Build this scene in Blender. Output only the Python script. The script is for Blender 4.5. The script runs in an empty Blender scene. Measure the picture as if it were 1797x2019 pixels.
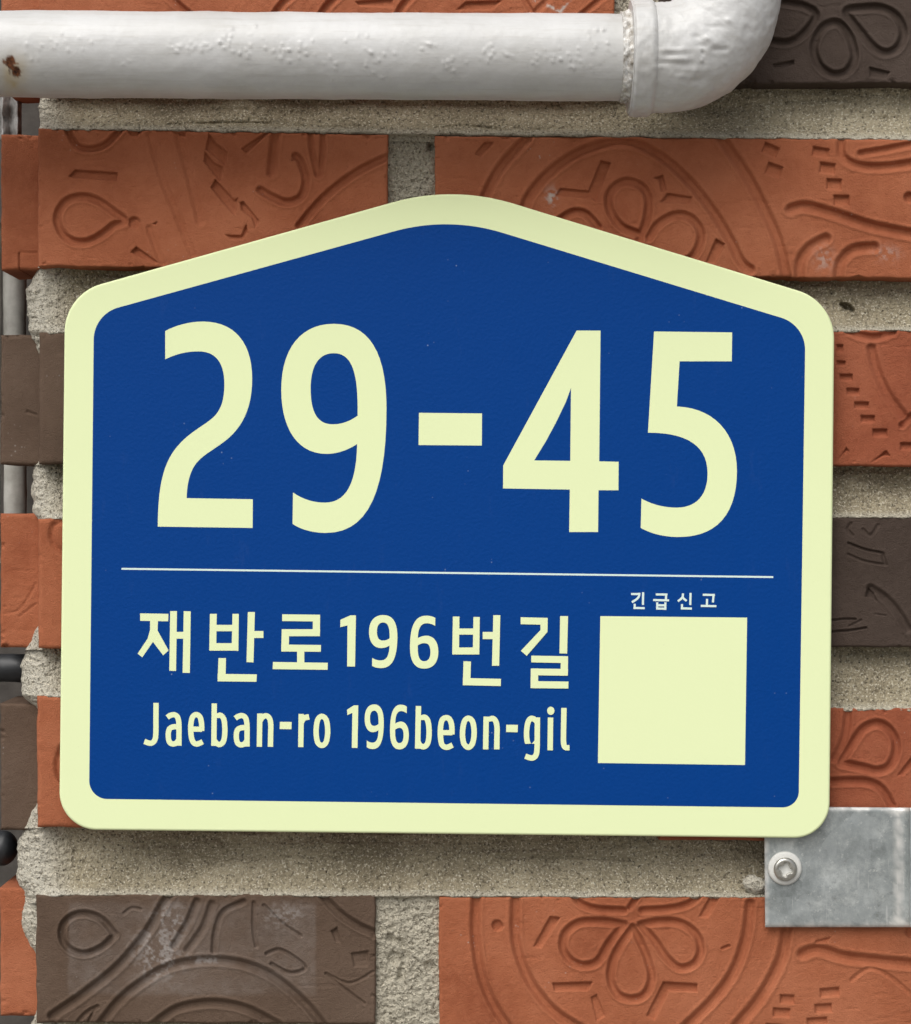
import bpy, math, random
import numpy as np
from mathutils import Vector
from mathutils.geometry import tessellate_polygon

# ------------------------------------------------------------------ camera, world, sun, exposure
S = 0.000215          # metres per photo pixel on the face of the bricks
D = 0.75              # camera to brick face
ZC = 1.5              # height of the view centre above the street
CX, CY = 898.5, 1009.5
scene = bpy.context.scene
col = scene.collection
cam_d = bpy.data.cameras.new('camera'); cam = bpy.data.objects.new('camera', cam_d); col.objects.link(cam)
cam.location = (0, -D, ZC); cam.rotation_euler = (math.radians(90), 0, 0)
cam_d.sensor_fit = 'VERTICAL'; cam_d.sensor_height = 24.0
cam_d.lens = 24.0 * D / (2019 * S); cam_d.clip_start = 0.01; cam_d.clip_end = 200
scene.camera = cam

SUN_DIR = Vector((-0.28, -0.56, 0.78)).normalized()
el = math.asin(SUN_DIR.z); rot = math.atan2(SUN_DIR.x, SUN_DIR.y)
world = bpy.data.worlds.new('World'); scene.world = world; world.use_nodes = True
wn = world.node_tree.nodes; wl = world.node_tree.links
sky = wn.new('ShaderNodeTexSky'); sky.sky_type = 'NISHITA'; sky.sun_disc = False
sky.sun_elevation = el; sky.sun_rotation = rot
sky.air_density = 1.0; sky.dust_density = 4.0; sky.ozone_density = 1.0
hs = wn.new('ShaderNodeHueSaturation'); hs.inputs['Saturation'].default_value = 0.25
wl.new(sky.outputs[0], hs.inputs['Color'])
bg = wn['Background']; bg.inputs['Strength'].default_value = 0.095
wl.new(hs.outputs[0], bg.inputs['Color'])
sun_d = bpy.data.lights.new('sun', 'SUN'); sun_d.energy = 1.5; sun_d.angle = math.radians(52); sun_d.color = (1, 0.965, 0.91)
sun = bpy.data.objects.new('sun', sun_d); col.objects.link(sun)
sun.rotation_euler = SUN_DIR.to_track_quat('Z', 'Y').to_euler(); sun.location = (-1, -2, 4)
vs = scene.view_settings
vs.view_transform = 'Standard'; vs.look = 'None'; vs.gamma = 1.0; vs.use_curve_mapping = False
vs.exposure = 0.40

# ------------------------------------------------------------------ helpers
rng = np.random.default_rng(7); random.seed(7)

def P(px, py, d=0.0):
    """photo pixel + distance in metres in front of the brick face -> world point"""
    k = (D - d) / D
    return ((px - CX) * S * k, -d, ZC + (CY - py) * S * k)

def PA(px, py, d):
    k = (D - d) / D
    return np.stack([(px - CX) * S * k, -d + 0 * px, ZC + (CY - py) * S * k], -1)

def _hash(ix, iy, iz, seed):
    n = (ix.astype(np.int64) * 73856093) ^ (iy.astype(np.int64) * 19349663) ^ (iz.astype(np.int64) * 83492791) ^ (seed * 2654435)
    n = (n ^ (n >> 13)) * 1274126177
    n = n & 0x7fffffff
    n = (n ^ (n >> 11)) * 668265263 & 0x7fffffff
    return (n % 100003) / 100003.0

def vn(x, y, z=None, seed=1):
    """value noise in 0..1"""
    x = np.asarray(x, float); y = np.asarray(y, float)
    z = np.zeros_like(x) if z is None else np.asarray(z, float)
    x0, y0, z0 = np.floor(x), np.floor(y), np.floor(z)
    fx, fy, fz = x - x0, y - y0, z - z0
    fx, fy, fz = [f * f * (3 - 2 * f) for f in (fx, fy, fz)]
    r = 0
    for i in (0, 1):
        for j in (0, 1):
            for k in (0, 1):
                w = (fx if i else 1 - fx) * (fy if j else 1 - fy) * (fz if k else 1 - fz)
                r = r + w * _hash(x0 + i, y0 + j, z0 + k, seed)
    return r

def fbm(x, y, z=None, seed=1, oct=3):
    r = 0; a = 0.5; t = 0
    for o in range(oct):
        r = r + a * vn(np.asarray(x) * 2 ** o, np.asarray(y) * 2 ** o, None if z is None else np.asarray(z) * 2 ** o, seed + o)
        t += a; a *= 0.5
    return r / t

def mesh_obj(name, verts, faces, mat, parent=None, smooth=False, attrs=None):
    me = bpy.data.meshes.new(name)
    me.from_pydata([tuple(v) for v in verts] if not isinstance(verts, np.ndarray) else verts.tolist(), [],
                   faces if not isinstance(faces, np.ndarray) else faces.tolist())
    if attrs:
        for k, v in attrs.items():
            a = me.attributes.new(k, 'FLOAT', 'POINT'); a.data.foreach_set('value', np.asarray(v, np.float32).ravel())
    if smooth:
        me.polygons.foreach_set('use_smooth', np.ones(len(me.polygons), bool))
    me.materials.append(mat); me.update()
    o = bpy.data.objects.new(name, me); col.objects.link(o)
    if parent is not None: o.parent = parent
    return o

def thing(name, label, cat, group=None):
    o = bpy.data.objects.new(name, None); col.objects.link(o); o.empty_display_size = 0.02
    o['label'] = label; o['category'] = cat
    if group: o['group'] = group
    return o

def grid_faces(nv, nu, flip=False, wrap=False):
    i, j = np.meshgrid(np.arange(nv - 1), np.arange(nu if wrap else nu - 1), indexing='ij')
    a = i * nu + j; b = i * nu + (j + 1) % nu; c = (i + 1) * nu + (j + 1) % nu; d = (i + 1) * nu + j
    f = np.stack([a, b, c, d] if flip else [a, d, c, b], -1).reshape(-1, 4)
    return f

def cat_rom(pts, n=8, closed=False):
    p = [np.array(q, float) for q in pts]
    if len(p) < 3: return np.array(p)
    out = []
    m = len(p)
    for i in range(m if closed else m - 1):
        if closed: a, b, c, d = p[(i - 1) % m], p[i], p[(i + 1) % m], p[(i + 2) % m]
        else: a, b, c, d = p[max(i - 1, 0)], p[i], p[i + 1], p[min(i + 2, m - 1)]
        for k in range(n):
            t = k / n
            out.append(0.5 * (2 * b + (c - a) * t + (2 * a - 5 * b + 4 * c - d) * t * t + (3 * b - a - 3 * c + d) * t ** 3))
    out.append(p[0] if closed else p[-1])
    return np.array(out)

def seg_dist(X, Y, pts):
    best = np.full(X.shape, 1e9)
    for a, b in zip(pts[:-1], pts[1:]):
        dx, dy = b[0] - a[0], b[1] - a[1]; L = dx * dx + dy * dy + 1e-9
        t = np.clip(((X - a[0]) * dx + (Y - a[1]) * dy) / L, 0, 1)
        best = np.minimum(best, (X - a[0] - t * dx) ** 2 + (Y - a[1] - t * dy) ** 2)
    return np.sqrt(best)

def in_poly(X, Y, pts):
    r = np.zeros(X.shape, bool); n = len(pts)
    for i in range(n):
        x1, y1 = pts[i]; x2, y2 = pts[(i + 1) % n]
        if y1 == y2: continue
        c = ((y1 > Y) != (y2 > Y)) & (X < (x2 - x1) * (Y - y1) / (y2 - y1) + x1)
        r ^= c
    return r

def sstep(a, b, x):
    t = np.clip((x - a) / (b - a), 0, 1); return t * t * (3 - 2 * t)

def relief(X, Y, strokes):
    """depth in mm pressed into the surface at photo pixels X, Y"""
    dep = np.zeros(X.shape); rise = np.zeros(X.shape)
    for st in strokes:
        k = st[0]
        if k in 'gl':      # rounded groove along a curve (l = closed loop)
            pts = cat_rom(st[1], 8, k == 'l'); w = st[2] / 2; dm = (st[3] if len(st) > 3 else 1.35) * 1.5; w *= 1.18
            e_ = 1.7 * w
            m = (X > pts[:, 0].min() - e_) & (X < pts[:, 0].max() + e_) & (Y > pts[:, 1].min() - e_) & (Y < pts[:, 1].max() + e_)
            if not m.any(): continue
            d = seg_dist(X[m], Y[m], pts)
            rise[m] = np.maximum(rise[m], 0.15 * dm * np.exp(-((d / w - 1.12) / 0.22) ** 2))
            v = dm * (1 - sstep(0.22, 0.95, d / w))
        elif k == 'p':     # chiselled flat recess with steep sides, deepest along its upper edge
            pts = np.array(st[1], float); dm = (st[2] if len(st) > 2 else 1.5) * 1.6
            m = (X > pts[:, 0].min() - 1) & (X < pts[:, 0].max() + 1) & (Y > pts[:, 1].min() - 1) & (Y < pts[:, 1].max() + 1)
            if not m.any(): continue
            xs, ys = X[m], Y[m]
            d = seg_dist(xs, ys, np.vstack([pts, pts[:1]])) * in_poly(xs, ys, pts)
            y0, y1 = pts[:, 1].min(), pts[:, 1].max()
            v = dm * sstep(0, 3.6, d) * (1 - 0.55 * (ys - y0) / (y1 - y0 + 1e-6))
        elif k == 'd':     # round hole
            (cx, cy), r = st[1], st[2]; dm = st[3] if len(st) > 3 else 1.6
            m = (np.abs(X - cx) < r + 2) & (np.abs(Y - cy) < r + 2)
            if not m.any(): continue
            v = dm * sstep(0, 5, r - np.hypot(X[m] - cx, Y[m] - cy))
        dep[m] = np.maximum(dep[m], v) if dm_pos(st) else dep[m] + v
    return dep - rise * (dep < 0.3)

def dm_pos(st):
    v = st[-1] if not isinstance(st[-1], (list, tuple)) else 1
    return not (isinstance(v, float) and v < 0)

def conv(ox, oy, s):
    def f(st):
        k = st[0]; out = [k]
        if k == 'd': return ('d', (ox + st[1][0] / s, oy + st[1][1] / s), st[2] / s) + tuple(st[3:])
        pts = [(ox + x / s, oy + y / s) for x, y in st[1]]
        if k == 'p': return ('p', pts) + tuple(st[2:])
        return (k, pts, st[2] / s) + tuple(st[3:])
    return f

# ------------------------------------------------------------------ materials
def new_mat(name):
    m = bpy.data.materials.new(name); m.use_nodes = True
    nt = m.node_tree; return m, nt, nt.nodes, nt.links, nt.nodes['Principled BSDF']

def node(N, typ, **kw):
    n = N.new(typ)
    for k, v in kw.items():
        if k in n.inputs: n.inputs[k].default_value = v
        else: setattr(n, k, v)
    return n

def noise(N, L, co, scale, detail=4, rough=0.6, typ='ShaderNodeTexNoise'):
    n = N.new(typ); n.inputs['Scale'].default_value = scale
    if 'Detail' in n.inputs and typ == 'ShaderNodeTexNoise':
        n.inputs['Detail'].default_value = detail; n.inputs['Roughness'].default_value = rough
    L.new(co, n.inputs['Vector']); return n

def ramp(N, L, fac, stops):
    r = N.new('ShaderNodeValToRGB'); e = r.color_ramp.elements
    while len(e) < len(stops): e.new(0.5)
    for el_, (p, c) in zip(e, stops):
        el_.position = p; el_.color = (c[0], c[1], c[2], 1) if not isinstance(c, (int, float)) else (c, c, c, 1)
    L.new(fac, r.inputs['Fac']); return r

def mix(N, L, fac, a, b, mode='MIX'):
    m = N.new('ShaderNodeMix'); m.data_type = 'RGBA'; m.blend_type = mode
    for sock, v in ((m.inputs[0], fac), (m.inputs[6], a), (m.inputs[7], b)):
        if isinstance(v, (int, float)): sock.default_value = v
        elif isinstance(v, tuple): sock.default_value = (*v, 1)
        else: L.new(v, sock)
    return m.outputs[2]

def coords(N):
    return N.new('ShaderNodeTexCoord').outputs['Object']

def bump(N, L, h, strength, dist, prev=None):
    b = N.new('ShaderNodeBump'); b.inputs['Strength'].default_value = strength; b.inputs['Distance'].default_value = dist
    L.new(h, b.inputs['Height'])
    if prev is not None: L.new(prev, b.inputs['Normal'])
    return b.outputs[0]

def mat_brick(name, base, dark, light, rough=0.85, spec=0.25, pale=(0.5, 0.46, 0.42), specks=0.62):
    m, nt, N, L, B = new_mat(name); co = coords(N)
    n1 = noise(N, L, co, 22, 5, 0.6); n2 = noise(N, L, co, 260, 4, 0.65); n3 = noise(N, L, co, 1500, 3, 0.7)
    c = ramp(N, L, n1.outputs[0], [(0.32, dark), (0.5, base), (0.7, light)]).outputs[0]
    c = mix(N, L, ramp(N, L, n2.outputs[0], [(0.42, 0.0), (0.75, 0.45)]).outputs[0], c, light)
    c = mix(N, L, ramp(N, L, n3.outputs[0], [(0.28, 0.55), (0.45, 0.0)]).outputs[0], c, dark)
    n4 = noise(N, L, co, 90, 6, 0.75)
    c = mix(N, L, ramp(N, L, n4.outputs[0], [(0.30, 0.5), (0.45, 0.0)]).outputs[0], c, dark)
    c = mix(N, L, ramp(N, L, n4.outputs[0], [(0.60, 0.0), (0.78, 0.45)]).outputs[0], c, light)
    v = noise(N, L, co, 420, typ='ShaderNodeTexVoronoi')
    nm = noise(N, L, co, 45, 3, 0.6)
    sp = N.new('ShaderNodeMath'); sp.operation = 'MULTIPLY'
    L.new(ramp(N, L, v.outputs['Distance'], [(0.10, 1.0), (0.20, 0.0)]).outputs[0], sp.inputs[0])
    L.new(ramp(N, L, nm.outputs[0], [(specks, 0.0), (specks + 0.12, 0.7)]).outputs[0], sp.inputs[1])
    c = mix(N, L, sp.outputs[0], c, pale)
    at = N.new('ShaderNodeAttribute'); at.attribute_name = 'stain'
    mm = N.new('ShaderNodeMath'); mm.operation = 'MULTIPLY'
    L.new(at.outputs['Fac'], mm.inputs[0]); L.new(ramp(N, L, n2.outputs[0], [(0.3, 0.45), (0.6, 1.0)]).outputs[0], mm.inputs[1])
    c = mix(N, L, mm.outputs[0], c, pale)
    L.new(c, B.inputs['Base Color'])
    B.inputs['Roughness'].default_value = rough; B.inputs['Specular IOR Level'].default_value = spec
    b = bump(N, L, n3.outputs[0], 0.8, 0.0006); b = bump(N, L, n2.outputs[0], 0.3, 0.0009, b)
    L.new(b, B.inputs['Normal'])
    return m

M_OR = mat_brick('fired_clay_orange', (0.37, 0.118, 0.054), (0.285, 0.082, 0.036), (0.44, 0.155, 0.077))
M_RED = mat_brick('fired_clay_red', (0.31, 0.088, 0.042), (0.235, 0.061, 0.029), (0.375, 0.122, 0.062))
M_DK = mat_brick('fired_clay_brown', (0.115, 0.075, 0.052), (0.09, 0.058, 0.040), (0.142, 0.096, 0.069), rough=0.75, spec=0.18, pale=(0.34, 0.31, 0.29))
M_DK2 = mat_brick('fired_clay_charcoal', (0.066, 0.046, 0.036), (0.050, 0.034, 0.026), (0.086, 0.062, 0.050), rough=0.7, spec=0.2, pale=(0.3, 0.28, 0.27), specks=0.68)

def mat_mortar():
    m, nt, N, L, B = new_mat('sandy_mortar'); co = coords(N)
    n1 = noise(N, L, co, 30, 4, 0.6); n2 = noise(N, L, co, 620, 2, 0.6); n3 = noise(N, L, co, 1100, 2, 0.6)
    at = N.new('ShaderNodeAttribute'); at.attribute_name = 'stain'
    c = ramp(N, L, n1.outputs[0], [(0.3, (0.23, 0.196, 0.132)), (0.5, (0.32, 0.278, 0.192)), (0.72, (0.42, 0.37, 0.265))]).outputs[0]
    c = mix(N, L, at.outputs['Fac'], c, (0.50, 0.47, 0.395))
    c = mix(N, L, ramp(N, L, n2.outputs[0], [(0.30, 0.85), (0.47, 0.0)]).outputs[0], c, (0.13, 0.11, 0.078))
    c = mix(N, L, ramp(N, L, n3.outputs[0], [(0.55, 0.0), (0.66, 0.9)]).outputs[0], c, (0.62, 0.57, 0.455))
    v = noise(N, L, co, 470, typ='ShaderNodeTexVoronoi')
    k = N.new('ShaderNodeMath'); k.operation = 'GREATER_THAN'; k.inputs[1].default_value = 0.62
    L.new(v.outputs['Color'], k.inputs[0])
    kk = N.new('ShaderNodeMath'); kk.operation = 'MULTIPLY'
    L.new(k.outputs[0], kk.inputs[0]); L.new(ramp(N, L, v.outputs['Distance'], [(0.12, 0.8), (0.25, 0.0)]).outputs[0], kk.inputs[1])
    c = mix(N, L, kk.outputs[0], c, (0.045, 0.037, 0.028))
    L.new(c, B.inputs['Base Color']); B.inputs['Roughness'].default_value = 0.95; B.inputs['Specular IOR Level'].default_value = 0.15
    b = bump(N, L, n2.outputs[0], 1.0, 0.0016); b = bump(N, L, n3.outputs[0], 0.9, 0.0009, b)
    L.new(b, B.inputs['Normal']); return m
M_MO = mat_mortar()

def mat_simple(name, c0, c1, rough, scale, bs=0.2, bd=0.0004, metal=0.0, spec=0.5, detail=4):
    m, nt, N, L, B = new_mat(name); co = coords(N)
    n = noise(N, L, co, scale, detail, 0.6)
    L.new(ramp(N, L, n.outputs[0], [(0.3, c0), (0.7, c1)]).outputs[0], B.inputs['Base Color'])
    B.inputs['Roughness'].default_value = rough; B.inputs['Metallic'].default_value = metal; B.inputs['Specular IOR Level'].default_value = spec
    L.new(bump(N, L, n.outputs[0], bs, bd), B.inputs['Normal']); return m

def mat_paint():
    m, nt, N, L, B = new_mat('glossy_white_pipe_paint'); co = coords(N)
    n1 = noise(N, L, co, 28, 5, 0.65); n2 = noise(N, L, co, 330, 3, 0.6)
    c = ramp(N, L, n1.outputs[0], [(0.3, (0.53, 0.527, 0.51)), (0.6, (0.62, 0.622, 0.618))]).outputs[0]
    # grime in specks
    v = noise(N, L, co, 240, 3, 0.7)
    c = mix(N, L, ramp(N, L, v.outputs[0], [(0.70, 0.0), (0.80, 0.4)]).outputs[0], c, (0.38, 0.33, 0.26))
    mp = N.new('ShaderNodeMapping'); mp.inputs['Scale'].default_value = (0.06, 1, 1); L.new(co, mp.inputs['Vector'])
    n6 = noise(N, L, mp.outputs[0], 420, 5, 0.7)
    c = mix(N, L, ramp(N, L, n6.outputs[0], [(0.52, 0.0), (0.80, 0.35)]).outputs[0], c, (0.34, 0.31, 0.26))
    h = N.new('ShaderNodeAttribute'); h.attribute_name = 'halo'
    r = N.new('ShaderNodeAttribute'); r.attribute_name = 'rust'
    c = mix(N, L, h.outputs['Fac'], c, (0.50, 0.36, 0.13))
    rc = ramp(N, L, noise(N, L, co, 500, 4, 0.7).outputs[0], [(0.35, (0.03, 0.012, 0.006)), (0.65, (0.20, 0.065, 0.018))]).outputs[0]
    c = mix(N, L, r.outputs['Fac'], c, rc)
    L.new(c, B.inputs['Base Color'])
    rr = ramp(N, L, r.outputs['Fac'], [(0.0, 0.40), (0.6, 0.9)])
    L.new(rr.outputs[0], B.inputs['Roughness']); B.inputs['Specular IOR Level'].default_value = 0.5
    b = bump(N, L, n2.outputs[0], 0.16, 0.0008); b = bump(N, L, n6.outputs[0], 0.10, 0.0008, b); L.new(b, B.inputs['Normal']); return m
M_PA = mat_paint()

def mat_sign(name, colr, rough, speck, peel=0.05):
    m, nt, N, L, B = new_mat(name); co = coords(N)
    n1 = noise(N, L, co, 14, 3, 0.5)
    c = mix(N, L, ramp(N, L, n1.outputs[0], [(0.35, 0.0), (0.7, 0.12)]).outputs[0], colr, tuple(x * 0.9 for x in colr))
    v = noise(N, L, co, 300, typ='ShaderNodeTexVoronoi'); nm = noise(N, L, co, 60, 2, 0.6)
    sp = N.new('ShaderNodeMath'); sp.operation = 'MULTIPLY'
    L.new(ramp(N, L, v.outputs['Distance'], [(0.06, 1.0), (0.12, 0.0)]).outputs[0], sp.inputs[0])
    L.new(ramp(N, L, nm.outputs[0], [(0.62, 0.0), (0.70, 0.45)]).outputs[0], sp.inputs[1])
    c = mix(N, L, sp.outputs[0], c, speck)
    # faint dust film and wiped smears
    mp = N.new('ShaderNodeMapping'); mp.inputs['Scale'].default_value = (1, 1, 0.22); mp.inputs['Rotation'].default_value = (0, 0.5, 0); L.new(co, mp.inputs['Vector'])
    n5 = noise(N, L, mp.outputs[0], 110, 6, 0.75)
    c = mix(N, L, ramp(N, L, n5.outputs[0], [(0.60, 0.0), (0.85, 0.035)]).outputs[0], c, speck)
    L.new(c, B.inputs['Base Color']); L.new(ramp(N, L, n5.outputs[0], [(0.3, rough - 0.08), (0.7, rough + 0.12)]).outputs[0], B.inputs['Roughness']); B.inputs['Specular IOR Level'].default_value = 0.10
    n2 = noise(N, L, co, 700, 2, 0.5)
    L.new(bump(N, L, n2.outputs[0], peel, 0.0005), B.inputs['Normal']); return m
M_YE = mat_sign('luminous_pale_yellow', (0.815, 0.905, 0.535), 0.5, (0.62, 0.66, 0.40))
M_BL = mat_sign('blue_print', (0.0001, 0.047, 0.245), 0.5, (0.35, 0.42, 0.55), 0.3)
M_WH = mat_sign('pale_cyan_print', (0.72, 0.86, 0.80), 0.42, (0.7, 0.8, 0.8))

def mat_zinc():
    m, nt, N, L, B = new_mat('galvanised_steel'); co = coords(N)
    v = noise(N, L, co, 130, typ='ShaderNodeTexVoronoi'); n1 = noise(N, L, co, 75, 6, 0.78); n2 = noise(N, L, co, 420, 4, 0.7)
    c = ramp(N, L, n1.outputs[0], [(0.32, (0.20, 0.222, 0.222)), (0.5, (0.32, 0.345, 0.345)), (0.66, (0.50, 0.525, 0.515))]).outputs[0]
    c = mix(N, L, ramp(N, L, v.outputs['Color'], [(0.2, 0.0), (0.9, 0.45)]).outputs[0], c, (0.42, 0.45, 0.455))
    c = mix(N, L, ramp(N, L, n2.outputs[0], [(0.60, 0.0), (0.75, 0.6)]).outputs[0], c, (0.78, 0.78, 0.75))
    mp = N.new('ShaderNodeMapping'); mp.inputs['Scale'].default_value = (1, 1, 0.05); mp.inputs['Rotation'].default_value = (0, 0.9, 0); L.new(co, mp.inputs['Vector'])
    n7 = noise(N, L, mp.outputs[0], 900, 3, 0.6)
    c = mix(N, L, ramp(N, L, n7.outputs[0], [(0.66, 0.0), (0.74, 0.5)]).outputs[0], c, (0.66, 0.67, 0.66))
    n8 = noise(N, L, co, 210, 5, 0.75)
    c = mix(N, L, ramp(N, L, n8.outputs[0], [(0.28, 0.55), (0.42, 0.0)]).outputs[0], c, (0.17, 0.175, 0.165))
    at = N.new('ShaderNodeAttribute'); at.attribute_name = 'stain'
    c = mix(N, L, at.outputs['Fac'], c, (0.74, 0.73, 0.70))
    L.new(c, B.inputs['Base Color']); B.inputs['Metallic'].default_value = 0.35
    L.new(ramp(N, L, n1.outputs[0], [(0.3, 0.42), (0.7, 0.62)]).outputs[0], B.inputs['Roughness'])
    L.new(bump(N, L, n2.outputs[0], 0.15, 0.0004), B.inputs['Normal']); return m
M_ZN = mat_zinc()
M_WASH = mat_simple('pale_washer', (0.60, 0.60, 0.57), (0.70, 0.70, 0.67), 0.5, 300)
M_STEEL = mat_simple('worn_steel', (0.42, 0.41, 0.37), (0.62, 0.61, 0.57), 0.32, 500, metal=0.85)
M_COND = mat_simple('grey_conduit_plastic', (0.28, 0.27, 0.24), (0.50, 0.49, 0.45), 0.6, 90)
M_BLACK = mat_simple('black_rubber', (0.012, 0.013, 0.015), (0.022, 0.024, 0.027), 0.45, 200)
M_SEAL = mat_simple('flaking_thread_seal', (0.30, 0.26, 0.21), (0.86, 0.86, 0.84), 0.6, 420, 0.8, 0.001)
M_BACK = mat_simple('dark_cavity_block', (0.05, 0.045, 0.04), (0.10, 0.09, 0.08), 0.9, 60, 0.5, 0.002)

# ------------------------------------------------------------------ the brick wall
wall = thing('brick_wall', 'orange and brown embossed brick wall with sandy grey mortar behind the blue sign', 'wall')
wall.location = (0, 0, 0)

def build_brick(tl, tr, br, bl, strokes=(), mat=M_OR, face=0.0, step=2.2, thick=0.03, seed=1, stain_and_light=None, edge=5.0, name='brick', chip=1.0):
    W = (tr[0] - tl[0] + br[0] - bl[0]) / 2; H = (bl[1] - tl[1] + br[1] - tr[1]) / 2
    nu = max(6, int(W / step)); nv = max(6, int(H / step))
    u = np.linspace(0, 1, nu); v = np.linspace(0, 1, nv)
    U, V = np.meshgrid(u, v)
    amp = 2.2
    lx = tl[0] + (bl[0] - tl[0]) * v + amp * (fbm(v * H / 30, 0 * v + seed * 3.1, seed=seed, oct=3) - 0.5) * 2
    rx = tr[0] + (br[0] - tr[0]) * v + amp * (fbm(v * H / 30, 0 * v + seed * 7.7, seed=seed + 5, oct=3) - 0.5) * 2
    ty = tl[1] + (tr[1] - tl[1]) * u + amp * (fbm(u * W / 40, 0 * u + seed * 1.3, seed=seed + 9, oct=3) - 0.5) * 2
    by = bl[1] + (br[1] - bl[1]) * u + amp * (fbm(u * W / 40, 0 * u + seed * 5.3, seed=seed + 13, oct=3) - 0.5) * 2
    X = lx[:, None] * (1 - U) + rx[:, None] * U
    Y = ty[None, :] * (1 - V) + by[None, :] * V
    de = np.minimum(np.minimum(U * W, (1 - U) * W), np.minimum(V * H, (1 - V) * H))
    r = edge; t = np.clip(1 - de / r, 0, 1)
    h = -(1 - np.sqrt(1 - t * t)) * r * S * 1000 * 0.8
    cn = fbm(X / 17 + 0.37 * seed, Y / 13, seed=seed + 21, oct=4)
    h -= chip * np.clip(cn - 0.68, 0, 1) * 9 * np.clip(1 - de / 12, 0, 1)
    h += (fbm(X / 90, Y / 90, seed=seed + 31, oct=3) - 0.5) * 0.5 + (fbm(X / 7, Y / 7, seed=seed + 41, oct=2) - 0.5) * 0.20
    sc = fbm(X / 60, Y / 9, seed=seed + 51, oct=3); h -= 0.16 * sstep(0.66, 0.78, sc) * sstep(0.5, 0.65, fbm(X / 110, Y / 110, seed=seed + 61))
    pit = vn(X / 3.4, Y / 3.4, seed=seed + 71); h -= 0.30 * sstep(0.93, 0.985, pit)
    h -= relief(X, Y, strokes)
    dpt = face + h / 1000
    front = PA(X, Y, dpt).reshape(-1, 3)
    verts = front; faces = grid_faces(nv, nu)
    # sides going back into the wall
    idx = np.arange(nu * nv).reshape(nv, nu)
    loop = np.concatenate([idx[0, :-1], idx[:-1, -1], idx[-1, :0:-1], idx[:0:-1, 0]])
    back = front[loop].copy(); back[:, 1] = -face + thick
    n0 = len(verts); n = len(loop)
    verts = np.vstack([verts, back])
    k = np.arange(n); k2 = (k + 1) % n
    sf = np.stack([loop[k], loop[k2], n0 + k2, n0 + k], -1)
    faces = faces.tolist() + sf.tolist() + [list(range(n0, n0 + n))[::-1]]
    st = np.zeros(len(verts))
    if stain_and_light is not None: st[:nu * nv] = stain_and_light(X, Y).ravel()
    o = mesh_obj(name, verts, faces, mat, wall, attrs={'stain': st})
    me = o.data
    sm = np.zeros(len(me.polygons), bool); sm[:(nu - 1) * (nv - 1)] = True
    me.polygons.foreach_set('use_smooth', sm)
    return o

A = conv(0, 0, 1.99667); Bz = conv(850, 0, 1.8976); E = conv(0, 1550, 1.99667); F = conv(850, 1550, 1.8976)
G = conv(1497, 500, 3.3653); Hh = conv(1497, 1050, 3.3653); Cc = conv(0, 500, 3.3653)

def sq(cx, cy, w, h, a=0):
    c, s = math.cos(a), math.sin(a)
    return [(cx + x * c - y * s, cy + x * s + y * c) for x, y in ((-w/2, -h/2), (w/2, -h/2), (w/2, h/2), (-w/2, h/2))]

ST_1L = [A(s) for s in [
    ('g', [(268, 512), (300, 572), (350, 588), (410, 574), (455, 535), (485, 500)], 30),
    ('d', (530, 515), 30, 1.2),
    ('p', [(266, 697), (296, 666), (466, 678), (464, 716), (300, 704)], 1.6),
    ('l', [(492, 870), (440, 828), (380, 788), (320, 775), (262, 792), (230, 840), (230, 885), (255, 930), (300, 953), (352, 950), (405, 922), (448, 888)], 34),
    ('d', (530, 877), 27, 1.7),
    ('p', [(590, 883), (628, 868), (616, 890)], 1.3),
    ('g', [(592, 530), (640, 700), (700, 850), (760, 1000)], 34, 0.45),
    ('g', [(700, 520), (745, 680), (790, 870)], 40, 0.55),
    ('g', [(590, 900), (640, 1040)], 34, 0.5),
    ('p', [(695, 515), (735, 518), (735, 545), (705, 540)], 1.3),
    ('p', [(822, 520), (808, 590), (890, 655), (898, 598), (850, 560)], 1.4),
    ('p', [(806, 590), (802, 640), (872, 725), (880, 655), (845, 640)], 1.3),
    ('p', [(828, 740), (848, 702), (925, 785), (942, 770), (930, 850), (915, 845)], 1.5),
    ('p', [(942, 795), (960, 790), (1025, 870), (1005, 905), (990, 860), (950, 830)], 1.4),
    ('p', [(880, 922), (950, 925), (972, 872), (980, 915), (955, 948), (910, 945)], 1.6),
    ('p', [(948, 585), (1045, 520), (1065, 520), (970, 612)], 1.4),
    ('g', [(1090, 500), (1080, 590), (1070, 680)], 42, 1.2),
    ('p', [(1050, 655), (1092, 670), (1085, 690), (1052, 680)], 1.0),
    ('g', [(1025, 748), (1070, 775), (1130, 797), (1185, 775), (1205, 710), (1185, 640), (1165, 615)], 34),
    ('p', [(1140, 635), (1182, 605), (1180, 640)], 1.2),
    ('g', [(1222, 510), (1232, 600), (1252, 690)], 28, 1.0), ('g', [(1272, 510), (1272, 600), (1258, 690)], 28, 1.0),
    ('g', [(1180, 890), (1250, 805), (1320, 740), (1420, 670), (1535, 615)], 34),
    ('p', [(510, 995), (537, 968), (640, 1040), (610, 1040)], 1.4),
]]
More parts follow.
